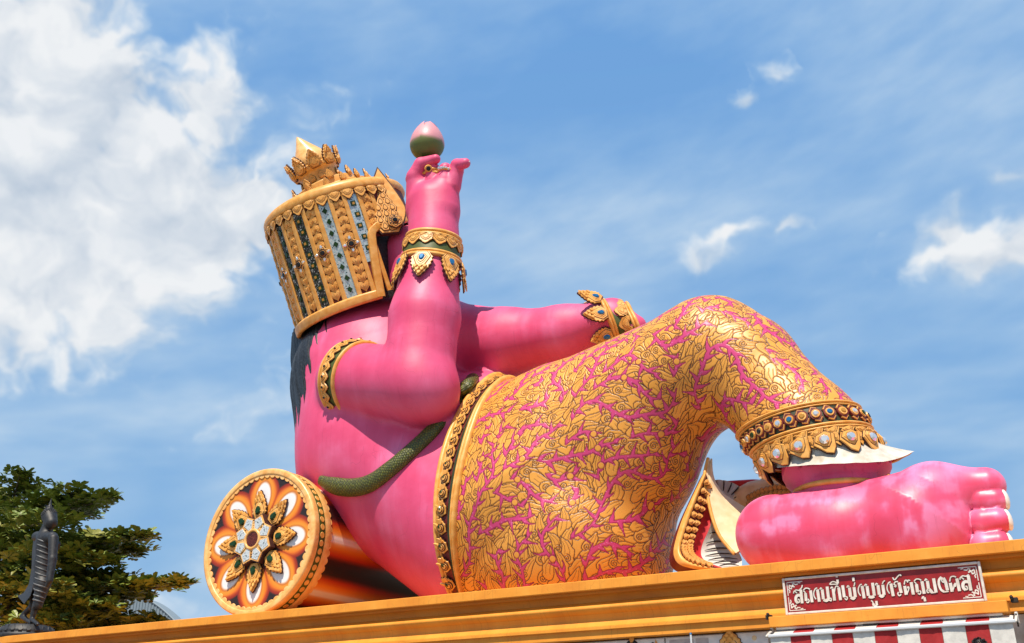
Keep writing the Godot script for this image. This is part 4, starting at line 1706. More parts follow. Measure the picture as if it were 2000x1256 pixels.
func lotus(t: Node3D) -> void:
	var m := mat("lotus", Color.WHITE, 0.45, {"vertex_color_use_as_albedo": true})
	m.normal_enabled = true
	m.normal_texture = bump_tex(0.03, 5)
	m.uv1_triplanar = true
	m.normal_scale = 0.2
	var o := Vector3(-5.981, 21.881, -1.300)
	var r := 0.641
	var h := 1.659
	var prof := func(f: float) -> float:
		return r * pow(sin(PI * pow(f, 0.72)), 0.72) * (1.0 - 0.10 * f)
	var tint := func(f: float, q: float) -> Color:
		var edge := 0.30 + 0.06 * q * q
		var c := Color(0.085, 0.12, 0.022).lerp(Color(0.12, 0.145, 0.035), f / 0.3)
		return c.lerp(Color(0.56, 0.25, 0.30).lerp(Color(0.70, 0.29, 0.31), f), smoothstep(edge - 0.02, edge + 0.08, f))
	var core := Mb.new()
	var rows: Array = []
	for i in 22:
		var f := i / 21.0
		var row := PackedVector3Array()
		for k in 24:
			row.append(o + Vector3(cos(TAU * k / 24) * prof.call(f) * 0.95, f * h * 0.98, sin(TAU * k / 24) * prof.call(f) * 0.95))
			core.col.append(tint.call(f, 0.0))
		rows.append(row)
	core.grid(rows, true)
	var bud := one("lotus_bud", core, m, t)
	for k in 5:
		var a0 := -0.62 + k * TAU / 5.0
		var mb := Mb.new()
		rows = []
		for i in 20:
			var f := i / 19.0 * (1.0 if k != 1 else 0.90)
			var top := 1.0 if k != 1 else 0.90
			var half := 0.86 * pow(maxf(0.0, 1.0 - pow(f / top, 3.2)), 0.7) + 0.004
			var row := PackedVector3Array()
			for j in 11:
				var q := j / 5.0 - 1.0
				var a := a0 + q * half
				var rr: float = prof.call(f) * (1.0 - 0.035 * absf(q) + 0.012 * (k % 2)) + 0.022 + 0.03 * f * f
				row.append(o + Vector3(cos(a) * rr, f * h, sin(a) * rr))
				mb.col.append(tint.call(f, q))
			rows.append(row)
		mb.grid(rows, false, Vector3(cos(a0), 0, sin(a0)))
		one("petal", mb, m, bud)
	var st := Mb.new()
	st.tube(PackedVector3Array([o + Vector3(0, 0.1, 0), o + Vector3(0.0, -0.5, -0.05)]), PackedFloat32Array([0.16, 0.13]), 8)
	one("stalk", st, M.green, bud)

func rings_and_nails(t: Node3D) -> void:
	var cam := Vector3(12.0, 1.6, 23.6)
	var spots := [[Vector3(-5.763, 21.214, -1.450), Vector3(-0.092, 0.996, 0.000)], [Vector3(-5.304, 21.116, -1.500), Vector3(0.020, 1.000, 0.000)]]
	for i in 2:
		var o: Vector3 = spots[i][0]
		var rg := ring(HAND, o, spots[i][1], cam - o, 28, 0.42)
		var mb := Mb.new()
		mb.tube(rg[0], PackedFloat32Array([0.055]), 8, true)
		var f := one("finger_ring", mb, M.gold, t)
		var x := facing(rg[0][0] - Vector3(0.04, 0, 0), (cam - o).normalized(), spots[i][1])
		if i == 0:
			var b := Mb.new()
			var c := PackedVector2Array()
			for k in 14:
				c.append(Vector2.from_angle(TAU * k / 14) * 0.15)
			b.plate(c, Transform3D(), -0.05, 0.08, 0.03)
			put("setting", commit([b, M.gold]), f, x * Transform3D(Basis(), Vector3(-0.12, 0.02, 0)))
			put("gem", gem_mesh(0.10, false, M.gem_black), f, x * Transform3D(Basis(), Vector3(-0.12, 0.02, 0.06)))
		else:
			for k in 5:
				put("gem", gem_mesh(0.055, false, M.gem_clear), f, x * Transform3D(Basis(), Vector3((k - 2) * 0.085, 0.05 - absf(k - 2.0) * 0.02, 0.04)))
	for q in [[Vector3(-5.557, 21.659, -1.120), 0.085, 0.05, 0.06], [Vector3(-4.200, 21.163, -1.340), 0.075, 0.06, 0.07], [Vector3(10.597, 7.161, -1.180), 0.10, 0.24, 0.20], [Vector3(10.577, 6.686, -1.130), 0.10, 0.25, 0.21], [Vector3(10.515, 6.167, -1.080), 0.10, 0.23, 0.21]]:
		blob("nail", M.nail, t, q[0], Basis(Vector3(0, 0, 1), 0.1) * Basis.from_scale(Vector3(q[1], q[2], q[3])))

func anklet(t: Node3D, cam: Vector3) -> void:
	var down := Vector3(0.104, -0.993, -0.049)
	var c := cuff(WHOLE, Vector3(5.872, 9.912, -1.850), down, Vector3(6.289, 9.229, -1.750), down, cam - Vector3(5.872, 9.912, -1.850), 2.6, 80)
	var mb := Mb.new()
	c.strip(mb, [[-0.05, -0.05], [0.0, 0.06], [1.0, 0.06], [1.05, -0.05]])
	var o := one("anklet_band", mb, M.dark_green, t)
	for q in [[-0.06, 0.09, 0.14], [0.07, 0.18, 0.12], [0.80, 0.95, 0.15], [0.93, 1.06, 0.13], [1.04, 1.14, 0.11]]:
		mb = Mb.new()
		c.rail(mb, q[0], q[1], q[2])
		one("rail", mb, M.gold, o)
	# a chain of flowers with stones
	var gold := Mb.new()
	var dark := Mb.new()
	for s in [0.0, PI]:
		var T := Transform3D(Basis(Vector3.BACK, s), Vector3.ZERO)
		var p := flame(0.235, 0.20, 0, 0.6)
		dark.plate(scaled(p, 1.12, Vector2(0, 0.12)), T, 0.0, 0.03, 0.0)
		gold.plate(p, T, 0.02, 0.06, 0.02)
		dark.plate(scaled(p, 0.62, Vector2(0, 0.14)), T, 0.05, 0.065, 0.0)
	var ci := PackedVector2Array()
	for k in 14:
		ci.append(Vector2.from_angle(TAU * k / 14) * 0.135)
	dark.plate(scaled(ci, 1.12), Transform3D(), 0.0, 0.075, 0.0)
	gold.plate(ci, Transform3D(), 0.0, 0.11, 0.03)
	var flower := commit([gold, M.gold, dark, M.maroon])
	var per := c.length(0, 1, 0.5)
	var gl: Array = []
	for m in ["gem_blue", "gem_clear", "gem_amber", "gem_black", "gem_green", "gem_clear", "gem_amber"]:
		gl.append(gem_mesh(0.085, false, M[m]))
	along("flower", flower, o, c, 0.49, 0.06, int(per / 0.30), 0.0, 1.0, 0.0, "gem", gl, Vector3(0, 0, 0.10))
	var lo := cuff(WHOLE, Vector3(6.311, 9.198, -1.750), down, Vector3(6.531, 8.851, -1.700), down, cam - Vector3(6.311, 9.198, -1.750), 2.6, 80)
	mb = Mb.new()
	lo.strip(mb, [[0.0, -0.05], [0.05, 0.05], [0.62, 0.07], [0.66, -0.02]])
	one("leaf_collar", mb, M.gold, o)
	along("scallop", relief_leaf(0.26, 0.36, 1, 0.05, false), o, lo, 0.02, 0.07, int(per / 0.36), 0.0, 1.0)
	var drop := relief_leaf(0.62, 0.52, 1, 0.09, false)
	along("drop_leaf", drop, o, lo, 0.36, 0.08, int(per / 0.62), 0.01, 1.01, 0.0, "gem", [gem_mesh(0.12, false, M.gem_clear)], Vector3(0, 0.21, 0.14), 0.05)
	along("collar_point", relief_leaf(0.40, 0.24, 0, 0.06, false), o, lo, 0.36, 0.06, int(per / 0.62), 0.01 + 0.31 / per, 1.01 + 0.31 / per)
	# flared white hem with a red lining
	var hd := Vector3(-0.087, -0.976, -0.198)
	var hc := Vector3(6.932, 8.564, -1.700)
	var e1 := cam - hc
	e1 = (e1 - hd * e1.dot(hd)).normalized()
	var e2 := hd.cross(e1)
	if e2.dot(Vector3(1, 0, -0.5)) < 0.0:
		e2 = -e2
	var rows: Array = []
	var inner: Array = []
	var top := ring(WHOLE, Vector3(6.443, 8.987, -1.700), down, cam - hc, 72, 2.6)
	var sgn := 1.0 if down.cross((cam - hc)).dot(e2) > 0.0 else -1.0
	for j in 7:
		var q := j / 6.0
		var row := PackedVector3Array()
		var rin := PackedVector3Array()
		for i in 72:
			var f := TAU * i / 72
			var r1 := 1.534
			var r2 := 1.612
			var fl := pow(maxf(0.0, sin(f) * sgn), 6.0)
			var b := hc + e1 * cos(f) * r1 + e2 * sin(f) * sgn * (r2 + fl * 0.20) - hd * (fl * 0.30)
			var p: Vector3 = (top[0][i] as Vector3).lerp(b, q)
			p += (top[1][i] as Vector3) * (0.02 - 0.10 * sin(q * PI) + 0.02 * q * sin(i * 1.75))
			row.append(p)
			rin.append(p.lerp(hc - hd * 0.3, 0.045))
		rows.append(row)
		inner.append(rin)
	var lip: Array = [rows[6], inner[6]]
	mb = Mb.new()
	mb.grid(rows, true)
	mb.grid(lip, true)
	var hem := one("flared_hem", mb, M.hem_white, t)
	mb = Mb.new()
	mb.grid(inner, true)
	one("red_lining", mb, M.red, hem)
	# thin anklet chain and its flower at the instep
	mb = Mb.new()
	var chain := ring(ANKLE, Vector3(7.062, 7.944, -1.550), Vector3(-0.026, -0.999, -0.037), cam - hc, 40, 2.0)
	mb.tube(chain[0], PackedFloat32Array([0.07]), 8, true)
	var an := one("ankle_ring", mb, M.gold, t)
	for u in 3:
		put("ring_flower", rosette(0.22, 6, 0.09), an, facing(Vector3(8.234, 7.792, -0.950) + Vector3((u - 1) * 0.24, -0.06 * absf(u - 1.0), 0), Vector3(0.2, -0.2, 1), Vector3.UP))

# the hem of the folded far leg, seen into its mouth, and the cloth hanging about it
func far_hem(t: Node3D) -> void:
	var line := func(p: PackedVector3Array) -> PackedVector3Array:
		var q := PackedVector3Array()
		for i in 43:
			var f := i / 42.0 * (p.size() - 1.001)
			var k := int(f)
			q.append(p[k].cubic_interpolate(p[k + 1], p[maxi(0, k - 1)], p[mini(p.size() - 1, k + 2)], f - k))
		return q
	var l0: PackedVector3Array = line.call(PackedVector3Array([Vector3(3.308, 9.010, -2.000), Vector3(2.988, 8.321, -1.800), Vector3(2.705, 7.694, -1.650), Vector3(2.514, 7.069, -1.500), Vector3(2.499, 6.715, -1.400), Vector3(2.690, 6.442, -1.300), Vector3(3.190, 6.262, -1.200), Vector3(3.739, 6.172, -1.100)]))
	var l1: PackedVector3Array = line.call(PackedVector3Array([Vector3(3.373, 8.914, -2.000), Vector3(3.113, 8.235, -1.800), Vector3(2.876, 7.595, -1.600), Vector3(2.702, 7.013, -1.450), Vector3(2.721, 6.739, -1.350), Vector3(2.900, 6.533, -1.250), Vector3(3.299, 6.348, -1.150), Vector3(3.786, 6.198, -1.050)]))
	var l2: PackedVector3Array = line.call(PackedVector3Array([Vector3(3.354, 8.743, -2.300), Vector3(3.257, 8.140, -2.100), Vector3(3.094, 7.560, -1.900), Vector3(2.969, 7.057, -1.700), Vector3(2.972, 6.797, -1.600), Vector3(3.120, 6.592, -1.500), Vector3(3.424, 6.408, -1.350), Vector3(3.765, 6.249, -1.200)]))
	var l3: PackedVector3Array = line.call(PackedVector3Array([Vector3(3.350, 8.500, -2.500), Vector3(3.360, 7.958, -2.300), Vector3(3.305, 7.506, -2.100), Vector3(3.137, 7.085, -1.950), Vector3(3.093, 6.801, -1.850), Vector3(3.215, 6.590, -1.700), Vector3(3.509, 6.411, -1.500), Vector3(3.814, 6.273, -1.300)]))
	var l4: PackedVector3Array = line.call(PackedVector3Array([Vector3(3.333, 8.259, -2.700), Vector3(3.407, 7.873, -2.600), Vector3(3.595, 7.481, -2.500), Vector3(3.767, 7.127, -2.400), Vector3(3.957, 6.846, -2.300), Vector3(4.097, 6.612, -2.100), Vector3(4.159, 6.441, -1.900), Vector3(4.228, 6.283, -1.600)]))
	var front := Vector3(0.5, 0.1, 1.0)
	var sheet := func(called: String, a: PackedVector3Array, b: PackedVector3Array, m: Material, parent: Node, sag: float) -> MeshInstance3D:
		var rows: Array = []
		for j in 7:
			var q := j / 6.0
			var row := PackedVector3Array()
			for i in 43:
				row.append(a[i].lerp(b[i], q) - front * sag * sin(q * PI))
			rows.append(row)
		var mb := Mb.new()
		mb.grid(rows, false, front)
		return one(called, mb, m, parent)
	var lip: MeshInstance3D = sheet.call("far_hem", l0, l1, M.gold, t, -0.06)
	var behind := PackedVector3Array()
	for p in l0:
		behind.append(p + Vector3(-0.32, -0.05, -0.5))
	sheet.call("outer_lining", behind, l0, M.maroon, lip, 0.0)
	sheet.call("hem_ground", l1, l2, M.maroon, lip, 0.02)
	sheet.call("hem_lining", l2, l3, M.red, lip, 0.03)
	sheet.call("white_lining", l3, l4, M.white, lip, 0.10)
	var curl := relief_leaf(0.26, 0.17, 1, 0.07, false)
	for i in 20:
		for j in 2:
			var k := 2 + i * 2
			if k > 39:
				continue
			var p := l1[k].lerp(l2[k], 0.06 + j * 0.46)
			var w := l1[k].distance_to(l2[k])
			var x := facing(p + front * 0.03, front, l2[k] - l1[k])
			x.basis = x.basis * Basis.from_scale(Vector3(1.0, w * 0.5 / 0.26, 1.0))
			put("hem_curl", curl, lip, x)
	for i in 9:      # dark fold lines in the lining
		var k := 6 + i * 4
		var mb := Mb.new()
		var pts := PackedVector3Array()
		for j in 8:
			var q := 0.10 + j / 7.0 * 0.8
			pts.append(l3[k].lerp(l4[k], q) - front * 0.10 * sin(q * PI) + front * 0.03 + Vector3(0, 0.10 * sin(q * PI) - 0.05, 0))
		mb.tube(pts, PackedFloat32Array([0.006, 0.014, 0.02, 0.022, 0.02, 0.018, 0.012, 0.006]), 5)
		one("fold_line", mb, M.line, lip)
	var X := Vector3(0.950, -0.047, -0.308)
	var Y := Vector3(0.151, 0.973, 0.177)
	# twisted tan flap hanging from the thigh
	var lft := PackedVector3Array([Vector3(3.357, 9.471, -2.300), Vector3(3.279, 8.922, -2.100), Vector3(3.344, 8.390, -2.000), Vector3(3.467, 7.725, -1.900), Vector3(3.649, 7.176, -1.850), Vector3(4.010, 6.676, -1.800)])
	var rgt := PackedVector3Array([Vector3(3.289, 9.409, -2.600), Vector3(3.292, 8.990, -2.700), Vector3(3.475, 8.594, -2.800), Vector3(3.798, 8.316, -2.900), Vector3(4.169, 7.957, -2.900), Vector3(4.372, 7.073, -2.600)])
	for side in 2:
		var rows: Array = []
		for i in 21:
			var f := i / 20.0 * 5.0
			var k := mini(4, int(f))
			var a := lft[k].cubic_interpolate(lft[k + 1], lft[maxi(0, k - 1)], lft[mini(5, k + 2)], f - k)
			var b := rgt[k].cubic_interpolate(rgt[k + 1], rgt[maxi(0, k - 1)], rgt[mini(5, k + 2)], f - k)
			var row := PackedVector3Array()
			for j in 9:
				var q := j / 8.0
				row.append(a.lerp(b, q) + Vector3(0.25, 0.0, 0.5) * sin(q * PI) * 0.35 - (Vector3(-0.05, 0, 0.06) if side else Vector3.ZERO))
			rows.append(row)
		var mb := Mb.new()
		mb.grid(rows, false, Vector3(-0.5, 0, -1) if side else Vector3(0.5, 0, 1))
		if side == 0:
			var e := Mb.new()
			var edge := PackedVector3Array()
			for r in rows:
				edge.append(r[0])
			e.tube(edge, PackedFloat32Array([0.05]), 6)
			var fl := one("cloth_flap", mb, M.cream, t)
			one("flap_edge", e, M.gold, fl)
		else:
			one("cloth_flap_back", mb, M.cream, t)
	# pleated white end and the band of the far leg behind it
	var mb := Mb.new()
	var c := Vector3(2.797, 8.610, -4.400)
	var rows2: Array = []
	for j in 3:
		var row := PackedVector3Array()
		for i in 33:
			var f := deg_to_rad(-25.0 + i * 135.0 / 32.0)
			var rr: float = 0.965 * [0.1, 0.97, 1.0][j]
			row.append(c + X * cos(f) * rr + Y * sin(f) * rr * 0.82 + Vector3(0.3, 0, 0.5) * (0.5 if j == 0 else 0.0) + Vector3(0, 0, 0.03) * sin(i * 2.2))
		rows2.append(row)
	mb.grid(rows2, false, Vector3(0.5, 0, 1))
	var pl := one("pleated_end", mb, M.white, t)
	for i in 7:
		var f := deg_to_rad(-8.0 + i * 15.0)
		var e := Mb.new()
		var pts := PackedVector3Array()
		for j in 6:
			var q := lerpf(0.55, 0.97, j / 5.0)
			var rr := 0.965 * q
			pts.append(c + X * cos(f + q * 0.2) * rr + Y * sin(f + q * 0.2) * rr * 0.82 + Vector3(0.3, 0, 0.5) * 0.5 * (1.0 - q) + Vector3(0.02, 0, 0.05))
		e.tube(pts, PackedFloat32Array([0.012, 0.02, 0.022, 0.022, 0.02, 0.012]), 5)
		one("fold_line", e, M.line, pl)
	mb = Mb.new()
	mb.tube(PackedVector3Array([Vector3(3.296, 8.710, -4.800), Vector3(3.810, 8.884, -4.700), Vector3(4.451, 8.901, -4.600), Vector3(5.052, 8.711, -4.500), Vector3(5.613, 8.340, -4.400)]), PackedFloat32Array([0.416]), 14)
	var leg := one("far_leg_band", mb, M.cream, t)
	mb = Mb.new()
	mb.tube(PackedVector3Array([Vector3(2.975, 9.370, -5.000), Vector3(3.759, 9.313, -5.000), Vector3(4.689, 9.120, -4.900)]), PackedFloat32Array([0.14]), 8)
	one("red_edge", mb, M.red, leg)
	var sc := relief_leaf(0.26, 0.2, 1, 0.05, false)
	var lp := PackedVector3Array([Vector3(3.740, 8.583, -4.250), Vector3(4.115, 8.694, -4.150), Vector3(4.595, 8.729, -4.050), Vector3(5.040, 8.661, -4.000), Vector3(5.463, 8.479, -3.950)])
	for i in 15:
		for j in 3:
			var f := i / 14.0 * 3.98
			var k := int(f)
			var p := lp[k].lerp(lp[k + 1], f - k) + Vector3(0, (j - 1) * 0.18 - 0.06, 0.03 - absf(j - 1) * 0.06)
			put("scale", sc, leg, facing(p, Vector3(0.2, -0.1 + (1 - j) * 0.3, 1), Vector3(1, 0.15, 0)))

# ------------------------------------------------------------------ the bolster under the statue's arm
func bolster() -> void:
	var c := Vector3(-11.38, 8.36, 0.0)
	var R := 2.36
	var t := thing("bolster", "big round bolster painted with orange and black petals, gold star on its end", "bolster", Vector3(c.x, 6, -3))
	var AX := Transform3D(Basis(Vector3(1, 0, 0), Vector3(0, 0, 1), Vector3(0, -1, 0)), c)     # lathe axis along z
	# painted side
	var grd := Gradient.new()
	grd.offsets = PackedFloat32Array([0.0, 0.12, 0.22, 0.34, 0.41, 0.46, 0.54, 0.59, 0.66, 0.78, 0.88, 1.0])
	grd.colors = PackedColorArray([rgb(34, 18, 14), rgb(48, 20, 14), rgb(176, 52, 16), rgb(218, 118, 24), rgb(226, 150, 84), rgb(228, 212, 200), rgb(228, 212, 200), rgb(226, 150, 84), rgb(218, 118, 24), rgb(170, 46, 14), rgb(48, 20, 14), rgb(34, 18, 14)])
	var gt := GradientTexture2D.new()
	gt.gradient = grd
	gt.width = 512
	gt.height = 4
	var side := mat("bolster_side", Color.WHITE, 0.35)
	side.albedo_texture = gt
	var mb := Mb.new()
	var rows: Array = []
	var uvs: Array = []
	for j in 12:
		var row := PackedVector3Array()
		var ur := PackedVector2Array()
		for i in 97:
			var f := TAU * i / 96
			row.append(c + Vector3(cos(f) * R * 0.985, sin(f) * R * 0.985, -0.9 - j * 0.68))
			ur.append(Vector2(i / 96.0 * 8.0 + 0.5, 0.5))
		rows.append(row)
		uvs.append(ur)
	mb.grid(rows, false, Vector3.ZERO, uvs)
	one("painted_side", mb, side, t)
	# painted end
	var n := 400
	var b := PackedByteArray()
	b.resize(n * n * 3)
	var o := 0
	var er := RandomNumberGenerator.new()
	er.seed = 3
	for y in n:
		for x in n:
			var p := Vector2(x - n * 0.5, n * 0.5 - y) / (n * 0.5)
			var a := fposmod(p.angle() + PI / 8.0, PI / 4.0) - PI / 8.0
			var r := p.length()
			var q := Vector2(r * cos(a), r * sin(a))
			var w := 0.31 * smoothstep(0.0, 0.75, q.x) + 0.01
			var d := Vector2((q.x - 0.62) / 0.40, q.y / w).length() if q.x < 0.62 else Vector2((q.x - 0.62) / 0.40, q.y / w).length()
			var k := Vector2((q.x - 0.66) / 0.20, q.y / 0.13).length()
			var col := rgb(32, 18, 20)
			col = col.lerp(rgb(140, 34, 12), smoothstep(1.06, 0.96, d))
			col = col.lerp(rgb(218, 112, 22), smoothstep(0.98, 0.72, d))
			col = col.lerp(rgb(222, 140, 40), smoothstep(1.9, 1.35, k))
			col = col.lerp(rgb(150, 60, 24), smoothstep(1.35, 1.12, k) * 0.5)
			col = col.lerp(rgb(226, 222, 224), smoothstep(1.22, 0.95, k))
			b[o] = int(col.r * 255.0); b[o + 1] = int(col.g * 255.0); b[o + 2] = int(col.b * 255.0)
			o += 3
	var face := mat("bolster_end", Color.WHITE, 0.55)
	face.albedo_texture = ImageTexture.create_from_image(Image.create_from_data(n, n, false, Image.FORMAT_RGB8, b))
	mb = Mb.new()
	rows = []
	uvs = []
	for j in 6:
		var row := PackedVector3Array()
		var ur := PackedVector2Array()
		for i in 65:
			var f := TAU * i / 64
			var q := Vector2(cos(f), sin(f)) * j / 5.0
			row.append(c + Vector3(q.x * (R - 0.12), q.y * (R - 0.12), -0.36))
			ur.append(Vector2(0.5 + q.x * 0.5, 0.5 - q.y * 0.5))
		rows.append(row)
		uvs.append(ur)
	mb.grid(rows, false, Vector3.BACK, uvs)
	one("painted_end", mb, face, t)
	# rim: front ring, outside band, green stripe with dots, scallops
	mb = Mb.new()
	mb.lathe(PackedVector2Array([Vector2(R - 0.17, -0.42), Vector2(R - 0.16, -0.32), Vector2(R - 0.13, -0.29), Vector2(R - 0.02, -0.29), Vector2(R + 0.03, -0.31), Vector2(R + 0.045, -0.36), Vector2(R + 0.045, -0.52), Vector2(R + 0.02, -0.54), Vector2(R + 0.02, -0.86), Vector2(R + 0.045, -0.88), Vector2(R + 0.04, -1.10), Vector2(R - 0.02, -1.11)]), AX, 96)
	var rim := one("rim", mb, M.cap_gold, t)
	mb = Mb.new()
	mb.lathe(PackedVector2Array([Vector2(R + 0.018, -0.56), Vector2(R + 0.028, -0.565), Vector2(R + 0.028, -0.835), Vector2(R + 0.018, -0.84)]), AX, 96)
	one("green_stripe", mb, M.green, rim)
	var dot := Mb.new()
	var ci := PackedVector2Array()
	for k in 12:
		ci.append(Vector2.from_angle(TAU * k / 12) * 0.1)
	dot.plate(ci, Transform3D(), 0.0, 0.012, 0.01)
	var dot_mesh := commit([dot, M.gold])
	var sc := Mb.new()
	ci = PackedVector2Array()
	for k in 11:
		ci.append(Vector2.from_angle(PI * k / 10) * 0.13)
	sc.plate(ci, Transform3D(), 0.0, 0.03, 0.012)
	var sc_mesh := commit([sc, M.cap_gold])
	for i in 58:
		var f := TAU * i / 58
		var d := Vector3(cos(f), sin(f), 0)
		put("rim_scallop", sc_mesh, rim, facing(c + d * (R - 0.15) + Vector3(0, 0, -0.355), Vector3.BACK, -d))
		if d.y > -0.95:
			put("dot", dot_mesh, rim, facing(c + d * (R + 0.025) + Vector3(0, 0, -0.70), d, Vector3.BACK))
			put("back_scallop", sc_mesh, rim, facing(c + d * (R - 0.02) + Vector3(0, 0, -1.09), d, Vector3.FORWARD))
	# the gold star
	var leaf := relief_leaf(0.98, 0.56, 6, 0.085, true, 0.30)
	var stone := gem_mesh(0.125, true, M.gem_green)
	for i in 8:
		var f := TAU * i / 8 + 0.03
		var d := Vector3(cos(f), sin(f), 0)
		var x := facing(c + d * 0.70 + Vector3(0, 0, -0.34), Vector3.BACK, d)
		x.basis = x.basis * Basis(Vector3.RIGHT, 0.03)
		var l := put("star_leaf", leaf, t, x)
		put("gem", stone, l, x * Transform3D(Basis(), Vector3(0, 0.26, 0.125)))
		var g := f + PI / 8
		var e := Vector3(cos(g), sin(g), 0)
		var pm := Mb.new()
		var pd := Mb.new()
		var pi := Mb.new()
		var po := flame(0.76, 0.58, 0, 0.66)
		for k in po.size():
			po[k].x *= lerpf(0.42, 1.0, clampf(po[k].y / 0.5, 0.0, 1.0))
		pd.plate(scaled(po, 1.05, Vector2(0, 0.5)), Transform3D(), -0.1, 0.10, 0.0)
		pm.plate(po, Transform3D(), 0.0, 0.13, 0.04)
		var inn := scaled(po, 0.60, Vector2(0, 0.52))
		pi.plate(inn, Transform3D(), 0.12, 0.145, 0.005)
		for k in pi.v.size():
			pi.uv.append(Vector2(pi.v[k].x, pi.v[k].y) * 1.2)
		var pp := put("star_petal", commit([pm, M.cap_gold, pd, M.groove]), t, facing(c + e * 0.10 + Vector3(0, 0, -0.20), Vector3.BACK, e))
		put("mirror_inlay", commit([pi, M.mosaic_white]), pp, facing(c + e * 0.10 + Vector3(0, 0, -0.20), Vector3.BACK, e))
	mb = Mb.new()
	mb.lathe(PackedVector2Array([Vector2(0.24, -0.2), Vector2(0.25, -0.05), Vector2(0.28, -0.02), Vector2(0.33, -0.03), Vector2(0.36, -0.08), Vector2(0.37, -0.3)]), AX, 32)
	one("boss_ring", mb, M.cap_gold, t)
	mb = Mb.new()
	ci = PackedVector2Array()
	for k in 24:
		ci.append(Vector2.from_angle(TAU * k / 24) * 0.26)
	mb.plate(ci, Transform3D(Basis(), c), -0.3, -0.06, 0.02)
	for k in mb.v.size():
		mb.uv.append(Vector2(mb.v[k].x, mb.v[k].y) * 1.2)
	one("boss_inlay", mb, M.mosaic_red, t)


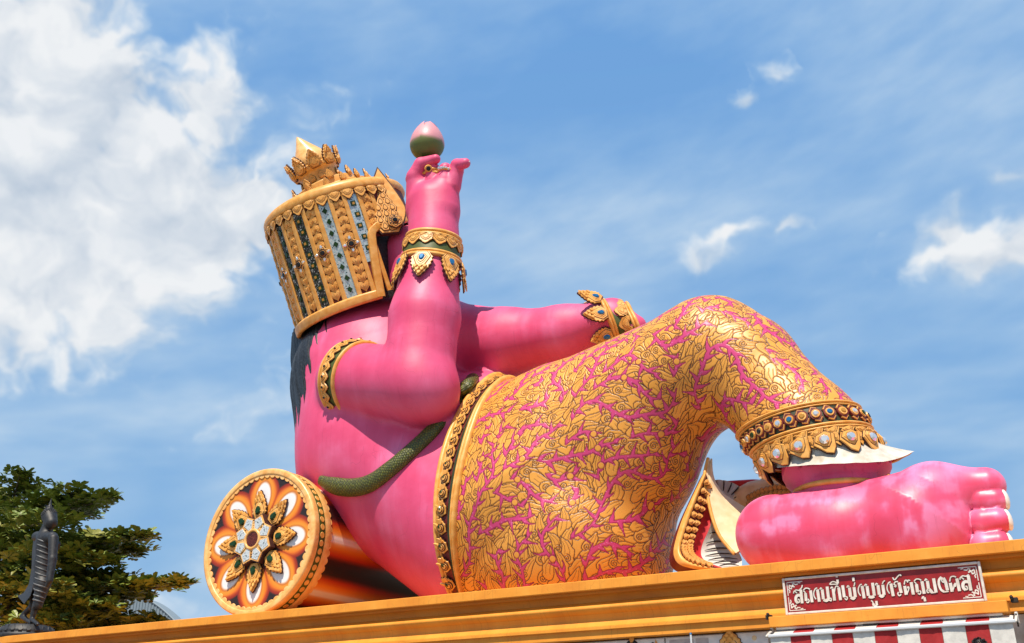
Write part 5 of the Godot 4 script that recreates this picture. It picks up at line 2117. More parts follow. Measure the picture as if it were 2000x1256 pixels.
# ------------------------------------------------------------------ sign over the stall
func glyphs() -> Dictionary:
	# strokes on a unit body: [half width, x, y, x, y ...], baseline 0, body height 1
	var T := 0.098
	var L := 0.042
	return {
		"so": [0.92, [[L, .02, .70, .08, .84, .22, .80, .34, .70], [L, .10, .84, .30, .92, .55, .88, .78, .98], [T, .74, .92, .72, .0], [T, .66, .52, .40, .56, .20, .42, .18, .18, .34, .05], [L, .34, .05, .50, .12, .46, .28, .36, .26], [L, .62, .92, .84, 1.04, .94, 1.22]]],
		"tho": [0.90, [[L, .05, .84, .16, .74, .24, .62], [T, .22, .66, .20, .14], [L, .20, .08, .36, .02, .48, .14, .38, .26], [L, .06, .86, .26, .98, .50, .97, .68, .88], [T, .72, .82, .74, .02]]],
		"aa": [0.66, [[L, .22, .20, .08, .42, .10, .68, .28, .90, .46, .94], [T, .46, .84, .50, .02]]],
		"no": [1.0, [[L, .02, .82, .12, .92, .24, .86], [T, .24, .82, .24, .16], [T, .24, .14, .48, .06, .70, .16], [T, .72, .98, .72, .12], [L, .72, .10, .92, .02, .94, .18, .80, .20]]],
		"thi": [0.98, [[L, .02, .82, .12, .92, .24, .86], [T, .24, .82, .24, .02], [L, .30, .52, .46, .88, .60, .96, .76, .90], [T, .76, .86, .78, .02], [L, -.04, 1.10, .22, 1.26, .48, 1.24, .76, 1.10], [L, .0, 1.10, .76, 1.08], [T * .8, .74, 1.12, .74, 1.38], [T * .8, .72, 1.52, .72, 1.74]]],
		"e": [0.50, [[T, .16, .98, .17, .18], [L, .18, .12, .34, .02, .44, .14, .34, .24]]],
		"cho": [0.92, [[L, .02, .80, .12, .92, .24, .84], [T, .24, .80, .24, .18], [T, .24, .16, .44, .06, .62, .16], [T, .66, .14, .66, .80], [L, .64, .84, .74, .98, .90, 1.06]]],
		"choe": [0.92, [[L, .02, .80, .12, .92, .24, .84], [T, .24, .80, .24, .18], [T, .24, .16, .44, .06, .62, .16], [T, .66, .14, .66, .80], [L, .64, .84, .74, .98, .78, 1.10], [T * .8, .70, 1.18, .70, 1.44]]],
		"bo": [0.96, [[L, .02, .80, .12, .92, .24, .84], [T, .24, .80, .24, .16], [T, .24, .12, .50, .06, .74, .12], [T, .76, .14, .76, .98], [L, .40, -.16, .52, -.22, .56, -.36], [T * .8, .56, -.34, .60, -.50], [T * .7, .60, -.52, .86, -.52], [T * .8, .86, -.50, .86, -.20]]],
		"wo": [0.78, [[L, .04, .66, .16, .60, .20, .70, .06, .76, .20, .92, .44, .92], [T, .50, .86, .56, .18], [L, .54, .10, .36, .02, .26, .14, .34, .26]]],
		"woa": [0.78, [[L, .04, .66, .16, .60, .20, .70, .06, .76, .20, .92, .44, .92], [T, .50, .86, .56, .18], [L, .54, .10, .36, .02, .26, .14, .34, .26], [L, .04, 1.22, .10, 1.08, .24, 1.08, .46, 1.24, .70, 1.36, .76, 1.26]]],
		"to": [0.96, [[T, .18, .04, .16, .62], [L, .14, .70, .26, .94, .40, .96, .46, .84, .54, .96, .70, .92], [T, .76, .82, .78, .02], [L, .22, .06, .38, .26, .50, .46, .44, .54, .36, .44]]],
		"thu": [0.92, [[L, .05, .84, .16, .74, .24, .62], [T, .22, .66, .20, .14], [L, .20, .08, .36, .02, .48, .14, .38, .26], [L, .06, .86, .26, .98, .50, .97, .68, .88], [T, .72, .82, .74, .02], [L, .50, -.30, .54, -.18, .70, -.16], [T * .8, .70, -.20, .72, -.46]]],
		"mo": [1.02, [[L, .04, .82, .14, .94, .26, .86], [T, .26, .82, .24, .30], [L, .22, .28, .08, .22, .12, .08, .26, .10], [T, .30, .28, .50, .06], [L, .40, .04, .80, .06], [T, .80, .94, .82, .04]]],
		"ngo": [0.94, [[T * .8, .46, .98, .22, .82, .14, .52, .24, .20, .46, .06], [L, .40, .04, .84, .06], [T, .58, .92, .72, .62, .76, .12], [L, .52, .96, .42, .78, .52, .64, .60, .70]]],
		"kho": [0.96, [[T, .18, .02, .14, .58], [L, .12, .66, .26, .92, .50, .97, .70, .90], [T, .74, .82, .78, .02], [L, .22, .08, .34, .22, .44, .44, .56, .52, .54, .36, .44, .34]]],
		"lo": [0.92, [[L, .02, .72, .08, .86, .22, .82, .34, .72], [L, .10, .86, .30, .95, .55, .91, .80, 1.0], [T, .74, .94, .74, .0], [T, .66, .54, .40, .58, .20, .44, .18, .20, .34, .06], [L, .34, .06, .50, .12, .46, .28, .36, .26]]],
	}

func letter_mesh(strokes: Array, s: float) -> ArrayMesh:
	var mb := Mb.new()
	var dark := Mb.new()
	var k := 0
	for st in strokes:
		var p := PackedVector2Array()
		for i in range(1, st.size() - 1, 2):
			p.append(Vector2(st[i], st[i + 1]) * s)
		if p.size() > 2:      # rounder bends
			var cv := Curve2D.new()
			for i in p.size():
				var tn := (p[mini(i + 1, p.size() - 1)] - p[maxi(i - 1, 0)]) * 0.17
				cv.add_point(p[i], -tn, tn)
			p = cv.tessellate(3, 6)
		var end := Geometry2D.END_BUTT if st[0] > 0.1 else Geometry2D.END_ROUND
		for poly in Geometry2D.offset_polyline(p, (st[0] as float) * s, Geometry2D.JOIN_ROUND, end):
			mb.plate(thin(poly), Transform3D(), 0.0, 0.016 + k * 0.0012, 0.002)
		for poly in Geometry2D.offset_polyline(p, (st[0] as float) * s + 0.007, Geometry2D.JOIN_ROUND, end):
			dark.plate(thin(poly), Transform3D(Basis(), Vector3(0.003, -0.003, 0)), 0.0, 0.004 + k * 0.0008, 0.0)
		k += 1
	return commit([mb, M.white, dark, M.line])

func thin(p: PackedVector2Array) -> PackedVector2Array:
	var q := PackedVector2Array()
	for v in p:
		if q.is_empty() or q[q.size() - 1].distance_to(v) > 0.006:
			q.append(v)
	if q.size() > 3 and q[0].distance_to(q[q.size() - 1]) < 0.006:
		q.remove_at(q.size() - 1)
	return q

func signboard() -> void:
	var x0 := 5.675
	var x1 := 9.945
	var y0 := 4.80
	var y1 := 5.632
	var z := 0.04
	var t := thing("signboard", "red signboard with white Thai lettering and white frame above the awning", "sign", Vector3((x0 + x1) * 0.5, y0, z))
	var mb := Mb.new()
	mb.box(Transform3D(Basis(), Vector3((x0 + x1) * 0.5, (y0 + y1) * 0.5, z - 0.04)), Vector3(x1 - x0 - 0.02, y1 - y0 - 0.02, 0.06))
	var m := painted("sign_red", rgb(128, 14, 16), rgb(136, 17, 19), rgb(144, 22, 23), 0.6, 0.4, 81, 0.05)
	one("panel", mb, m, t)
	var w := 0.055
	for q in [[x0 + w / 2, (y0 + y1) / 2, w, y1 - y0], [x1 - w / 2, (y0 + y1) / 2, w, y1 - y0], [(x0 + x1) / 2, y1 - w / 2, x1 - x0 - 2 * w - 0.004, w], [(x0 + x1) / 2, y0 + w / 2, x1 - x0 - 2 * w - 0.004, w]]:
		mb = Mb.new()
		mb.box(Transform3D(Basis(), Vector3(q[0], q[1], z - 0.02)), Vector3(q[2], q[3], 0.10), 0.012)
		one("frame", mb, M.white, t)
	for x in [6.6, 9.0]:
		mb = Mb.new()
		mb.box(Transform3D(Basis(), Vector3(x, y1 + 0.03, z - 0.06)), Vector3(0.16, 0.05, 0.06), 0.01)
		mb.box(Transform3D(Basis(), Vector3(x, y1 + 0.03, z - 0.14)), Vector3(0.05, 0.03, 0.2), 0.01)
		one("bracket", mb, M.iron, t)
	var g := glyphs()
	var line := ["so", "tho", "aa", "no", "thi", "e", "choe", "aa", "bo", "cho", "aa", "woa", "to", "thu", "mo", "ngo", "kho", "lo"]
	var total := 0.0
	for k in line:
		total += g[k][0]
	var h := 0.335
	var left := 5.90
	var adv := (9.71 - left) / total
	var x := left
	for k in line:
		var mesh := letter_mesh(g[k][1], 1.0)
		mesh = letter_mesh_scaled(g[k][1], adv * 1.0, h)
		put("letter", mesh, t, Transform3D(Basis(), Vector3(x, 5.04, z - 0.008)))
		x += g[k][0] * adv
	# fretwork in the corners
	for cx in 2:
		for cy in 2:
			mb = Mb.new()
			var sx := 1.0 if cx == 0 else -1.0
			var sy := 1.0 if cy == 0 else -1.0
			var o := Vector2((x0 + 0.10) if cx == 0 else (x1 - 0.10), (y0 + 0.10) if cy == 0 else (y1 - 0.10))
			var k := 0
			var curve := func(pts: Array, r: float) -> void:
				var p := PackedVector2Array()
				for v in pts:
					p.append(o + Vector2(v[0] * sx, v[1] * sy))
				for poly in Geometry2D.offset_polyline(p, r, Geometry2D.JOIN_ROUND, Geometry2D.END_ROUND):
					mb.plate(thin(poly), Transform3D(Basis(), Vector3(0, 0, z - 0.009)), 0.0, 0.006 + randf_fixed(pts) * 0.003, 0.001)
			curve.call([[0, 0], [0.36, 0.0]], 0.010)
			curve.call([[0, 0], [0.0, 0.30]], 0.010)
			curve.call([[0.04, 0.05], [0.09, 0.09], [0.14, 0.07], [0.12, 0.03]], 0.013)
			curve.call([[0.05, 0.05], [0.04, 0.13], [0.09, 0.15], [0.10, 0.11]], 0.013)
			curve.call([[0.14, 0.02], [0.19, 0.06], [0.25, 0.05]], 0.013)
			curve.call([[0.02, 0.15], [0.05, 0.19], [0.04, 0.24]], 0.012)
			curve.call([[0.10, 0.09], [0.17, 0.11]], 0.014)
			curve.call([[0.25, 0.02], [0.31, 0.03]], 0.011)
			one("corner_fretwork", mb, M.white, t)

func randf_fixed(pts: Array) -> float:
	return fmod(absf(pts[0][0] * 37.0 + pts[0][1] * 91.0 + pts.size() * 0.31 + pts[1][0] * 13.0), 1.0)

func letter_mesh_scaled(strokes: Array, sx: float, sy: float) -> ArrayMesh:
	# bodies are a little narrower than high; strokes keep one weight
	var list: Array = []
	for st in strokes:
		var s := [st[0]]
		for i in range(1, st.size() - 1, 2):
			s.append(st[i] * sx / sy); s.append(st[i + 1])
		list.append(s)
	return letter_mesh(list, sy)

func awning() -> void:
	var t := thing("awning", "red and white striped awning with white front bar under an orange ledge", "awning", Vector3(7.9, 4.5, 0.3))
	var mb := Mb.new()
	mb.box(Transform3D(Basis(), Vector3(7.865, 4.62, 0.26)), Vector3(4.95, 0.23, 0.48), 0.012)
	one("ledge_beam", mb, M.plinth_gold, t)
	mb = Mb.new()
	mb.box(Transform3D(Basis(), Vector3(7.86, 4.48, 0.25)), Vector3(4.7, 0.05, 0.34), 0.01)
	one("cassette", mb, M.white, t)
	mb = Mb.new()
	mb.box(Transform3D(Basis(), Vector3(7.6, 4.445, 0.40)), Vector3(0.34, 0.02, 0.05), 0.004)
	one("clip", mb, M.iron, t)
	var xa := 5.48
	var xb := 10.40
	var n := 11
	for i in n:
		mb = Mb.new()
		var l := lerpf(xa, xb, float(i) / n) + 0.004
		var r := lerpf(xa, xb, (i + 1.0) / n) - 0.004
		var rows: Array = []
		for j in 12:
			var row := PackedVector3Array()
			for k in 6:
				var x := lerpf(l, r, k / 5.0)
				var q := j / 7.0
				if j <= 7:
					row.append(Vector3(x, 4.46 - q * 0.18 - sin(q * PI) * 0.02, 0.30 + q * 0.54))
				else:
					var d := (j - 7) / 4.0
					row.append(Vector3(x, 4.28 - d * 0.5, 0.82 + 0.022 * sin(x * 9.0 + d * 2.0) * d + 0.012 * sin(x * 31.0) * d))
			rows.append(row)
		mb.grid(rows, false, Vector3(0, 0.7, 0.7))
		var c: StandardMaterial3D
		if i % 2:
			c = cloth_mat("awning_red", rgb(158, 22, 26))
		else:
			c = cloth_mat("awning_white", rgb(204, 202, 197))
		one("red_stripe" if i % 2 else "white_stripe", mb, c, t)
	mb = Mb.new()
	mb.box(Transform3D(Basis(), Vector3(7.95, 4.275, 0.86)), Vector3(5.02, 0.07, 0.06), 0.02)
	one("front_bar", mb, M.aluminium, t)
	for s in [0, 1]:
		var x := 5.40 if s == 0 else 10.46
		mb = Mb.new()
		mb.tube(PackedVector3Array([Vector3(x, 4.27, 0.82), Vector3(x, 4.38, 0.55), Vector3(x, 4.46, 0.2)]), PackedFloat32Array([0.03]), 8)
		mb.box(Transform3D(Basis(), Vector3(x, 4.40, 0.3)), Vector3(0.06, 0.22, 0.16), 0.01)
		one("side_arm", mb, M.white, t)
		mb = Mb.new()
		mb.box(Transform3D(Basis(), Vector3(x + (-0.03 if s == 0 else 0.02), 4.74, 0.36)), Vector3(0.14, 0.10, 0.12), 0.01)
		mb.tube(PackedVector3Array([Vector3(x - 0.02, 4.76, 0.4), Vector3(x - 0.02, 4.80, 0.5)]), PackedFloat32Array([0.035]), 8)
		mb.box(Transform3D(Basis(), Vector3(x, 4.34, 0.42)), Vector3(0.03, 0.26, 0.05), 0.006)
		one("hinge", mb, M.iron, t)

func cloth_mat(called: String, c: Color) -> StandardMaterial3D:
	if M.has(called):
		return M[called]
	var m := painted(called, c.darkened(0.05), c, c.lightened(0.04), 0.8, 0.7, 91, 0.25)
	m.backlight_enabled = true
	m.backlight = Color(0.25, 0.25, 0.25)
	return m

func wall_posters() -> void:
	var list := [[-1.55, 0.55, "pale poster board with one grey block, left end of the poster row"], [0.58, 2.48, "pale poster board with a dark head under a gold tip"], [2.52, 5.08, "wide pale poster board with a gold flame crest beside a grey block"]]
	for i in 3:
		var x0: float = list[i][0]
		var x1: float = list[i][1]
		var t := thing("poster_board", list[i][2], "poster", Vector3((x0 + x1) * 0.5, 2.9, -0.4), "poster boards along the plinth wall")
		var mb := Mb.new()
		mb.box(Transform3D(Basis(), Vector3((x0 + x1) * 0.5, 3.70, -0.42)), Vector3(x1 - x0, 1.66, 0.05), 0.008)
		one("board", mb, M.poster if M.has("poster") else painted("poster", rgb(206, 208, 210), rgb(214, 215, 216), rgb(222, 222, 222), 0.6, 0.5, 93, 0.1), t)
		var blocks := [[[-0.30, 0.26, 4.42, 0.30]], [], [[2.62, 0.62, 4.47, 0.30], [3.30, 0.32, 4.47, 0.30]]]
		for q in blocks[i]:
			mb = Mb.new()
			mb.box(Transform3D(Basis(), Vector3(q[0] + q[1] * 0.5, q[2] - q[3] * 0.5, -0.392)), Vector3(q[1], q[3], 0.006))
			one("grey_block", mb, M.poster_grey if M.has("poster_grey") else painted("poster_grey", rgb(164, 158, 160), rgb(176, 170, 170), rgb(184, 178, 176), 0.9, 0.5, 95, 0.1), t)
		if i == 1:
			blob("printed_head", M.hair, t, Vector3(1.62, 4.34, -0.38), Basis.from_scale(Vector3(0.19, 0.2, 0.02)))
			var tip := Mb.new()
			tip.plate(smooth_leaf(0.24, 0.14), Transform3D(Basis(), Vector3(1.62, 4.46, -0.385)), 0.0, 0.02, 0.01)
			one("printed_tip", tip, M.gold, t)
			blob("printed_head", M.hair, t, Vector3(2.18, 4.35, -0.385), Basis.from_scale(Vector3(0.06, 0.1, 0.012)))
			tip = Mb.new()
			tip.plate(smooth_leaf(0.5, 0.18), Transform3D(Basis(Vector3.BACK, 0.15), Vector3(2.33, 4.02, -0.388)), 0.0, 0.01, 0.004)
			one("printed_flame", tip, M.gold, t)
		if i == 2:
			put("printed_crest", relief_leaf(0.62, 0.56, 5, 0.03, true, 0.28), t, Transform3D(Basis(), Vector3(4.16, 4.02, -0.39)))
			blob("printed_mark", M.cream, t, Vector3(4.75, 4.40, -0.395), Basis.from_scale(Vector3(0.06, 0.06, 0.008)))
	var p := thing("white_pole", "thin white pole standing in front of the grey poster block", "pole", Vector3(3.29, 2.2, -0.1))
	var mb := Mb.new()
	mb.tube(PackedVector3Array([Vector3(3.29, 2.2, -0.1), Vector3(3.29, 4.53, -0.1)]), PackedFloat32Array([0.026]), 10)
	one("shaft", mb, M.aluminium, p)
	blob("knob", M.gem_blue, p, Vector3(3.29, 4.55, -0.1), Basis.from_scale(Vector3(0.035, 0.03, 0.035)))
	var cl := thing("yellow_cloth", "yellow cloth hanging on the wall at the right end of the awning", "cloth", Vector3(10.75, 2.6, -0.3))
	mb = Mb.new()
	var rows: Array = []
	for j in 8:
		var row := PackedVector3Array()
		for k in 14:
			var q := k / 13.0
			row.append(Vector3(10.52 + q * 0.5 + j * 0.01, 4.30 - j * 0.24 - q * 0.1, -0.30 + 0.05 * sin(q * 14.0)))
		rows.append(row)
	mb.grid(rows, false, Vector3.BACK)
	one("drape", mb, cloth_mat("yellow", rgb(226, 168, 40)), cl)

# ------------------------------------------------------------------ dark walking statue at the plinth's far end
func walking_statue() -> void:
	var t := thing("standing_statue", "dark bronze robed statue walking on a round base, in front of the tree", "statue", Vector3(-23.070, 6.404, -0.800))
	var s := Sdf.new()
	s.cone(0.03, Vector3(-23.089, 10.630, -0.800), 0.292, Vector3(-22.810, 10.326, -0.750), 0.230)
	s.ball(.05, Vector3(-23.179, 10.885, -0.800), 0.162)
	s.cone(0.06, Vector3(-23.050, 10.343, -0.800), 0.181, Vector3(-23.093, 9.966, -0.800), 0.260)
	s.cone(0.10, Vector3(-23.737, 9.913, -0.900), 0.202, Vector3(-22.351, 9.691, -0.600), 0.197)
	s.cone(0.15, Vector3(-23.021, 9.620, -0.800), 0.358, Vector3(-22.924, 8.785, -0.800), 0.295)
	s.cone(0.15, Vector3(-22.924, 8.785, -0.800), 0.295, Vector3(-22.749, 7.998, -0.800), 0.331)
	s.cone(0.12, Vector3(-22.605, 7.941, -0.750), 0.272, Vector3(-22.606, 7.180, -0.700), 0.173)
	s.cone(0.12, Vector3(-23.289, 8.047, -1.100), 0.257, Vector3(-23.411, 7.251, -1.100), 0.177)
	s.cone(0.05, Vector3(-22.130, 9.590, -0.500), 0.186, Vector3(-21.890, 8.785, -0.450), 0.155)
	s.cone(0.05, Vector3(-21.890, 8.785, -0.450), 0.155, Vector3(-21.762, 7.971, -0.400), 0.124)
	s.cone(0.03, Vector3(-21.762, 7.971, -0.400), 0.086, Vector3(-21.855, 7.791, -0.400), 0.076)
	var robe := Sdf.new()
	for i in s.a.size():
		if i >= 4 and i <= 7:
			robe.cone(s.k[i], s.a[i], s.ra[i], s.a[i] + s.ba[i], s.ra[i] + s.dr[i])
	s.cone(0.05, Vector3(-24.194, 9.976, -1.200), 0.122, Vector3(-23.355, 9.556, -1.600), 0.101)
	s.cone(0.03, Vector3(-23.355, 9.556, -1.600), 0.081, Vector3(-23.199, 9.683, -1.500), 0.091)
	s.cone(0.04, Vector3(-23.474, 7.255, -1.100), 0.128, Vector3(-23.983, 6.929, -1.100), 0.098)
	s.cone(0.04, Vector3(-23.971, 6.890, -1.100), 0.098, Vector3(-22.910, 6.561, -0.800), 0.077)
	s.cone(0.04, Vector3(-22.728, 7.189, -0.700), 0.125, Vector3(-22.789, 6.708, -0.700), 0.086)
	s.cone(0.04, Vector3(-22.808, 6.672, -0.700), 0.077, Vector3(-21.969, 6.419, -0.400), 0.066)
	var mb := Mb.new()
	s.net(mb, 0.075)
	one("body", mb, M.bronze, t)
	# hair knobs
	var hc := Vector3(-23.073, 10.628, -0.800)
	mb = Mb.new()
	var r := RandomNumberGenerator.new()
	r.seed = 2
	for i in 120:
		var y := 1.0 - i / 120.0 * 1.05
		var f := i * 2.39996
		var d := Vector3(sqrt(maxf(0.0, 1.0 - y * y)) * cos(f), y, sqrt(maxf(0.0, 1.0 - y * y)) * sin(f))
		if d.x > 0.3 and y < 0.5:
			continue
		var p := s.hit(hc + d * 1.0, -d, 1.0)
		mb.box(facing(p, s.grad(p), Vector3.UP), Vector3(0.045, 0.045, 0.05), 0.016)
	var hk := one("hair_knobs", mb, M.bronze, t)
	hk.set_meta("kind", "stuff")
	mb = Mb.new()
	var fo := Vector3(-23.172, 10.966, -0.800)
	mb.lathe(PackedVector2Array([Vector2(0.10, 0), Vector2(0.11, 0.05), Vector2(0.05, 0.11), Vector2(0.06, 0.16), Vector2(0.03, 0.26), Vector2(0.0, 0.40)]), Transform3D(Basis(), fo), 12)
	one("flame_finial", mb, M.bronze, t)
	# folds across the robe's back
	var cam := Vector3(12.0, 1.6, 23.6)
	var mids := PackedVector3Array([Vector3(-23.013, 9.698, -0.800), Vector3(-23.003, 9.460, -0.800), Vector3(-22.974, 9.259, -0.800), Vector3(-22.946, 9.060, -0.800), Vector3(-22.911, 8.842, -0.800), Vector3(-22.876, 8.625, -0.800), Vector3(-22.842, 8.409, -0.800), Vector3(-22.808, 8.194, -0.800), Vector3(-22.743, 7.978, -0.800), Vector3(-22.740, 7.769, -0.800), Vector3(-22.743, 7.579, -0.800), Vector3(-22.776, 7.393, -0.800), Vector3(-22.821, 7.245, -0.800)])
	for i in mids.size():
		mb = Mb.new()
		var pts := PackedVector3Array()
		var rad := PackedFloat32Array()
		for k in 13:
			var q := k / 12.0
			var phi := deg_to_rad(lerpf(-62.0, 42.0, q))
			var e1 := cam - mids[i]
			e1.y = 0
			e1 = e1.normalized()
			var e2 := Vector3.UP.cross(e1)
			var c := mids[i] + Vector3(0, 0.16 * pow(1.0 - q, 1.6) - 0.02 * q + 0.05, 0)
			var dir := e1 * cos(phi) + e2 * sin(phi)
			pts.append(robe.hit(c + dir * 1.2, -dir, 1.2) + dir * 0.004)
			rad.append(0.03 * sin(PI * clampf(q * 0.9 + 0.08, 0.0, 1.0)) + 0.004)
		mb.tube(pts, rad, 6)
		one("robe_fold", mb, M.bronze_edge, t)
	# the long sleeve and hem behind
	mb = Mb.new()
	var ca := PackedVector3Array([Vector3(-24.256, 10.005, -1.100), Vector3(-24.148, 9.347, -1.100), Vector3(-23.991, 8.734, -1.100), Vector3(-23.962, 8.142, -1.100), Vector3(-24.168, 7.808, -1.100), Vector3(-24.513, 7.718, -1.100)])
	var cb := PackedVector3Array([Vector3(-23.489, 9.890, -0.700), Vector3(-23.237, 9.181, -0.650), Vector3(-23.072, 8.542, -0.650), Vector3(-23.004, 7.921, -0.650), Vector3(-22.997, 7.534, -0.600), Vector3(-23.270, 7.253, -0.600)])
	var rows: Array = []
	for i in 6:
		var row := PackedVector3Array()
		for k in 12:
			var f := TAU * k / 12
			var m := ca[i].lerp(cb[i], 0.5)
			row.append(m + (cb[i] - ca[i]) * 0.5 * cos(f) * 1.05 + Vector3(0.7, 0, 0.7) * 0.10 * sin(f))
		rows.append(row)
	mb.grid(rows, true)
	mb.grid([rows[5], rows[5].slice(6) + rows[5].slice(0, 6)], true)
	one("robe_sleeve", mb, M.bronze, t)
	# base
	var bo := Vector3(-23.083, 6.349, -0.800)
	bo.y = 6.0
	mb = Mb.new()
	mb.lathe(PackedVector2Array([Vector2(1.02, 0), Vector2(1.04, 0.06), Vector2(1.04, 0.12), Vector2(0.96, 0.15), Vector2(0.98, 0.2), Vector2(0.98, 0.28), Vector2(0.86, 0.42), Vector2(0.80, 0.46), Vector2(0.0, 0.48)]), Transform3D(Basis(), bo), 40)
	var base := one("base", mb, M.bronze, t)
	var pet := Mb.new()
	pet.plate(smooth_leaf(0.30, 0.26), Transform3D(), 0.0, 0.06, 0.04)
	var pm := commit([pet, M.bronze])
	for i in 22:
		var f := TAU * i / 22
		var d := Vector3(cos(f), 0, sin(f))
		put("base_petal", pm, base, facing(bo + d * 0.97 + Vector3(0, 0.16, 0), d + Vector3(0, 0.5, 0), Vector3.UP))

# ------------------------------------------------------------------ the tree: flat shelves of broad leaves
func tree() -> void:
	var bx := Vector3(-33.503, 7.625, -7.000)
	var t := thing("tree", "broad-leaved tree with spreading shelves of olive green leaves behind the dark statue", "tree", Vector3(bx.x, 0, bx.z))
	var bark := painted("bark", rgb(60, 50, 40), rgb(78, 66, 54), rgb(96, 84, 70), 1.0, 0.9, 97, 0.8)
	var mb := Mb.new()
	var top := Vector3(-35.601, 14.624, -7.000)
	mb.tube(PackedVector3Array([Vector3(bx.x, -0.1, bx.z), Vector3(bx.x + 0.1, 3, bx.z), bx, bx.lerp(top, 0.5) + Vector3(0.1, 0, 0), top]), PackedFloat32Array([0.55, 0.42, 0.34, 0.24, 0.08]), 12)
	one("trunk", mb, bark, t)
	var r := RandomNumberGenerator.new()
	r.seed = 77
	# shelves: root on the trunk, tip, half thickness at the root and the tip, leaf tufts
	var arms := [
		[Vector3(-35.241, 13.778, -7.000), Vector3(-33.541, 15.126, -6.000), 0.55, 0.2, 70], [Vector3(-35.062, 13.229, -7.000), Vector3(-28.903, 13.656, -6.000), 0.62, 0.35, 150], [Vector3(-33.637, 13.583, -7.000), Vector3(-26.828, 13.182, -6.500), 0.55, 0.18, 160], [Vector3(-34.723, 13.190, -7.000), Vector3(-31.296, 13.456, -9.000), 0.6, 0.3, 130],
		[Vector3(-34.499, 11.874, -7.000), Vector3(-23.212, 10.841, -6.000), 0.75, 0.13, 220], [Vector3(-32.943, 11.338, -7.000), Vector3(-26.048, 10.895, -8.000), 0.7, 0.2, 190], [Vector3(-34.039, 11.069, -7.000), Vector3(-24.755, 9.763, -5.000), 0.75, 0.25, 170],
		[Vector3(-33.952, 10.190, -7.000), Vector3(-26.045, 9.510, -7.500), 0.8, 0.25, 210], [Vector3(-33.226, 9.761, -7.000), Vector3(-20.826, 8.628, -6.000), 0.8, 0.12, 260], [Vector3(-33.068, 9.263, -7.000), Vector3(-25.513, 8.763, -8.000), 0.8, 0.25, 200], [Vector3(-32.834, 8.527, -7.000), Vector3(-23.627, 7.754, -5.000), 0.8, 0.25, 180],
		[Vector3(-32.642, 7.923, -7.000), Vector3(-23.261, 7.422, -7.000), 0.7, 0.15, 190], [Vector3(-35.059, 12.967, -7.000), Vector3(-26.482, 11.528, -3.500), 0.8, 0.5, 130], [Vector3(-34.536, 11.369, -7.000), Vector3(-25.021, 9.861, -3.000), 0.8, 0.5, 140], [Vector3(-33.949, 9.576, -7.000), Vector3(-24.567, 8.261, -3.000), 0.8, 0.5, 150], [Vector3(-33.464, 8.095, -7.000), Vector3(-24.548, 7.007, -3.500), 0.8, 0.5, 150],
		[Vector3(-35.059, 12.967, -7.000), Vector3(-36.767, 13.283, -5.000), 0.8, 0.4, 120], [Vector3(-34.365, 10.849, -7.000), Vector3(-37.157, 11.036, -5.000), 0.8, 0.4, 130], [Vector3(-33.704, 8.829, -7.000), Vector3(-37.947, 9.013, -6.000), 0.8, 0.4, 140], [Vector3(-35.805, 13.980, -7.000), Vector3(-39.473, 15.829, -7.000), 0.7, 0.4, 110],
		[Vector3(-34.708, 11.896, -7.000), Vector3(-34.985, 12.640, -11.000), 0.8, 0.5, 120], [Vector3(-34.031, 9.827, -7.000), Vector3(-32.692, 10.033, -11.000), 0.9, 0.5, 140], [Vector3(-33.544, 8.338, -7.000), Vector3(-31.047, 8.401, -10.000), 0.9, 0.5, 140], [Vector3(-33.949, 9.576, -7.000), Vector3(-29.603, 9.321, -3.000), 0.8, 0.5, 110], [Vector3(-35.216, 12.206, -7.000), Vector3(-31.038, 11.354, -3.500), 0.8, 0.5, 110],
	]
	# a tuft: a whorl of eight broad leaves
	var leaf := Mb.new()
	for i in 8:
		var f := TAU * i / 8 + (i % 2) * 0.2
		var d := Vector3(cos(f), 0.22 + 0.18 * (i % 3), sin(f)).normalized()
		var sd := d.cross(Vector3.UP).normalized()
		var l := 0.38 + 0.06 * (i % 3)
		var up := sd.cross(d)
		var a := d * 0.03
		var b1 := d * l * 0.55 + sd * 0.10 + up * 0.03
		var b2 := d * l * 0.55 - sd * 0.10 + up * 0.03
		var mid := d * l * 0.55
		var c1 := d * l * 0.88 + sd * 0.10 - up * 0.01
		var c2 := d * l * 0.88 - sd * 0.10 - up * 0.01
		var e := d * l - up * 0.03
		for q in [[a, b1, mid], [a, mid, b2], [b1, c1, mid], [mid, c2, b2], [c1, e, mid], [mid, e, c2]]:
			leaf.tri(q[0], q[1], q[2], Vector3.UP)
	var lm := mat("leaf", Color.WHITE, 0.42, {"vertex_color_use_as_albedo": true})
	lm.backlight_enabled = true
	lm.backlight = Color(0.22, 0.22, 0.05)
	var mesh := commit([leaf, lm])
	var xs: Array = []
	var cs: Array = []
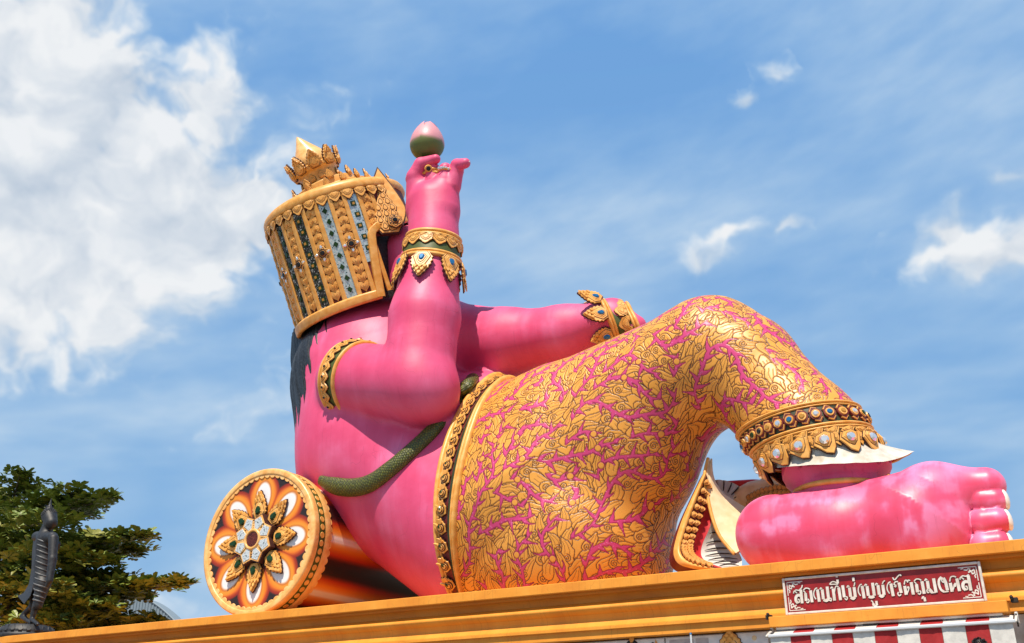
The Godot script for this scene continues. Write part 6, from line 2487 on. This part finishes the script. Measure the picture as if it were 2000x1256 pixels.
	for q in arms:
		var a: Vector3 = q[0]
		var b: Vector3 = q[1]
		var sag := Vector3(0, 0.25 + r.randf() * 0.2, 0)
		var limb := Mb.new()
		var pts := PackedVector3Array()
		for i in 6:
			var f := i / 5.0
			pts.append(a.lerp(b, f * 0.96) - sag * sin(f * PI) * 0.6 + Vector3(0, -0.12, 0))
		limb.tube(pts, PackedFloat32Array([0.12, 0.095, 0.075, 0.055, 0.035, 0.015]), 6)
		one("limb", limb, bark, t)
		var side := (b - a).cross(Vector3.UP).normalized()
		for i in int(q[4] * 0.95):
			var f := pow(r.randf(), 0.8)
			var th := lerpf(q[2], q[3], f)
			var p := a.lerp(b, f) - sag * sin(f * PI) * 0.6
			p += Vector3(0, r.randfn() * th * 0.42, 0) + side * r.randfn() * (th * 1.1 + 0.12)
			var bs := Basis.from_euler(Vector3(r.randf_range(-0.5, 0.5), r.randf() * TAU, r.randf_range(-0.5, 0.5))) * Basis.from_scale(Vector3.ONE * r.randf_range(0.7, 1.15))
			xs.append(Transform3D(bs, p))
			var k := r.randf()
			cs.append(Color(0.075 + 0.10 * k, 0.115 + 0.10 * k, 0.016 + 0.018 * k) if r.randf() < 0.88 else Color(0.19, 0.19, 0.03))
	var mm := MultiMesh.new()
	mm.transform_format = MultiMesh.TRANSFORM_3D
	mm.use_colors = true
	mm.mesh = mesh
	mm.instance_count = xs.size()
	for i in xs.size():
		var x: Transform3D = xs[i]
		x.origin -= t.position
		mm.set_instance_transform(i, x)
		mm.set_instance_color(i, cs[i])
	var o := MultiMeshInstance3D.new()
	o.multimesh = mm
	o.name = "foliage"
	o.set_meta("kind", "stuff")
	t.add_child(o)

# ------------------------------------------------------------------ curved metal roof far behind
func arched_roof() -> void:
	var t := thing("arched_building", "distant building with curved ribbed metal roof, partly behind the tree", "building", Vector3(-65, 0, -48))
	var metal := mat("roof_metal", rgb(118, 132, 142), 0.6, {"metallic": 0.1})
	var wall := Mb.new()
	wall.box(Transform3D(Basis(), Vector3(-65.7, 6.2, -48)), Vector3(13, 12.4, 15))
	one("wall", wall, M.white, t)
	var x0 := -73.6
	var x1 := -57.9
	var mb := Mb.new()
	var rows: Array = []
	for j in 2:
		var row := PackedVector3Array()
		for i in 41:
			var f := i / 40.0
			row.append(Vector3(lerpf(x0, x1, f), 12.5 + 3.5 * sin(f * PI), -40.2 - j * 1.2))
		rows.append(row)
	mb.grid(rows, false, Vector3.UP)
	var roof := one("roof", mb, metal, t)
	mb = Mb.new()
	for i in 40:
		var a: Vector3 = rows[0][i]
		var b: Vector3 = rows[0][i + 1]
		mb.quad(a, b, Vector3(b.x, 12.45, b.z), Vector3(a.x, 12.45, a.z), Vector3.BACK)
	one("gable_sheet", mb, metal, roof)
	for i in range(1, 40):
		var a: Vector3 = rows[0][i]
		mb = Mb.new()
		mb.box(Transform3D(Basis(), Vector3(a.x, (a.y + 12.45) * 0.5, -40.17)), Vector3(0.08, maxf(0.1, a.y - 12.45), 0.08))
		one("sheet_rib", mb, metal, roof)
	mb = Mb.new()
	var e := PackedVector3Array()
	for p in rows[0]:
		e.append(p + Vector3(0, 0.05, 0.05))
	mb.tube(e, PackedFloat32Array([0.08]), 6)
	one("eave", mb, metal, roof)

# ------------------------------------------------------------------ a visitor under the awning, only the hair in view
func visitor() -> void:
	var top := Vector3(9.825, 3.862, 1.900)
	var f := Vector3(top.x, 2.2, top.z)
	var k := (top.y - 2.2) / 1.7
	var t := thing("person", "person with short black hair standing before the striped awning", "person", f)
	var s := Sdf.new()
	var q := func(kk: float, a: Vector3, ra: float, b: Vector3, rb: float) -> void:
		s.cone(kk, f + a * k, ra * k, f + b * k, rb * k)
	q.call(.05, Vector3(0, 1.06, 0), .13, Vector3(0, 1.36, 0), .15)
	q.call(.05, Vector3(-.14, 1.38, 0), .07, Vector3(.14, 1.38, 0), .07)
	q.call(.03, Vector3(0, 1.40, 0), .055, Vector3(0, 1.5, .01), .055)
	q.call(.03, Vector3(0, 1.57, .01), .092, Vector3(0, 1.60, -.005), .095)
	q.call(.02, Vector3(0, 1.53, .06), .05, Vector3(0, 1.55, .085), .02)
	q.call(.05, Vector3(0, .96, 0), .15, Vector3(0, 1.02, 0), .14)
	for d in [-1.0, 1.0]:
		q.call(.04, Vector3(d * .09, .92, 0), .095, Vector3(d * .1, .5, .01), .06)
		q.call(.03, Vector3(d * .1, .5, .01), .058, Vector3(d * .1, .1, -.01), .04)
		q.call(.03, Vector3(d * .1, .05, -.02), .045, Vector3(d * .11, .03, .13), .035)
		q.call(.03, Vector3(d * .19, 1.37, 0), .055, Vector3(d * .24, 1.1, 0), .043)
		q.call(.03, Vector3(d * .24, 1.1, 0), .042, Vector3(d * .22, .86, .06), .032)
		q.call(.02, Vector3(d * .22, .84, .07), .034, Vector3(d * .215, .76, .09), .022)
	var mb := Mb.new()
	s.net(mb, 0.04)
	one("body", mb, mat("skin", rgb(176, 126, 98), 0.5), t)
	var cl := Sdf.new()
	for i in s.a.size():
		if i in [0, 1, 5]:
			cl.cone(s.k[i], s.a[i], s.ra[i] + 0.02, s.a[i] + s.ba[i], s.ra[i] + s.dr[i] + 0.02)
	mb = Mb.new()
	cl.net(mb, 0.045)
	one("shirt", mb, mat("shirt", rgb(92, 40, 70), 0.8), t)
	var tr := Sdf.new()
	for i in s.a.size():
		if i in [6, 7, 12, 13]:
			tr.cone(s.k[i], s.a[i], s.ra[i] + 0.015, s.a[i] + s.ba[i], s.ra[i] + s.dr[i] + 0.015)
	mb = Mb.new()
	tr.net(mb, 0.045)
	one("trousers", mb, mat("trousers", rgb(44, 48, 62), 0.85), t)
	var h := Sdf.new()
	h.ball(.02, f + Vector3(0, 1.605, -.012) * k, .103 * k)
	h.cuts = [[f + Vector3(0, 1.575, .06) * k, Vector3(0, -0.55, 0.83)]]
	mb = Mb.new()
	h.net(mb, 0.025)
	var rr := RandomNumberGenerator.new()
	rr.seed = 6
	for i in 160:
		var d := Vector3(rr.randfn(), absf(rr.randfn()) * 0.9 + 0.1, rr.randfn() - 0.3).normalized()
		var p := f + Vector3(0, 1.605, -.012) * k + d * .10 * k
		var e := d + Vector3(rr.randfn(), -0.3, rr.randfn()) * 0.5
		mb.tube(PackedVector3Array([p, p + e.normalized() * 0.035, p + e.normalized() * 0.06 + Vector3(0, -0.015, 0)]), PackedFloat32Array([0.008, 0.006, 0.001]), 4)
	one("hair", mb, mat("black_hair", rgb(16, 14, 14), 0.5), t)
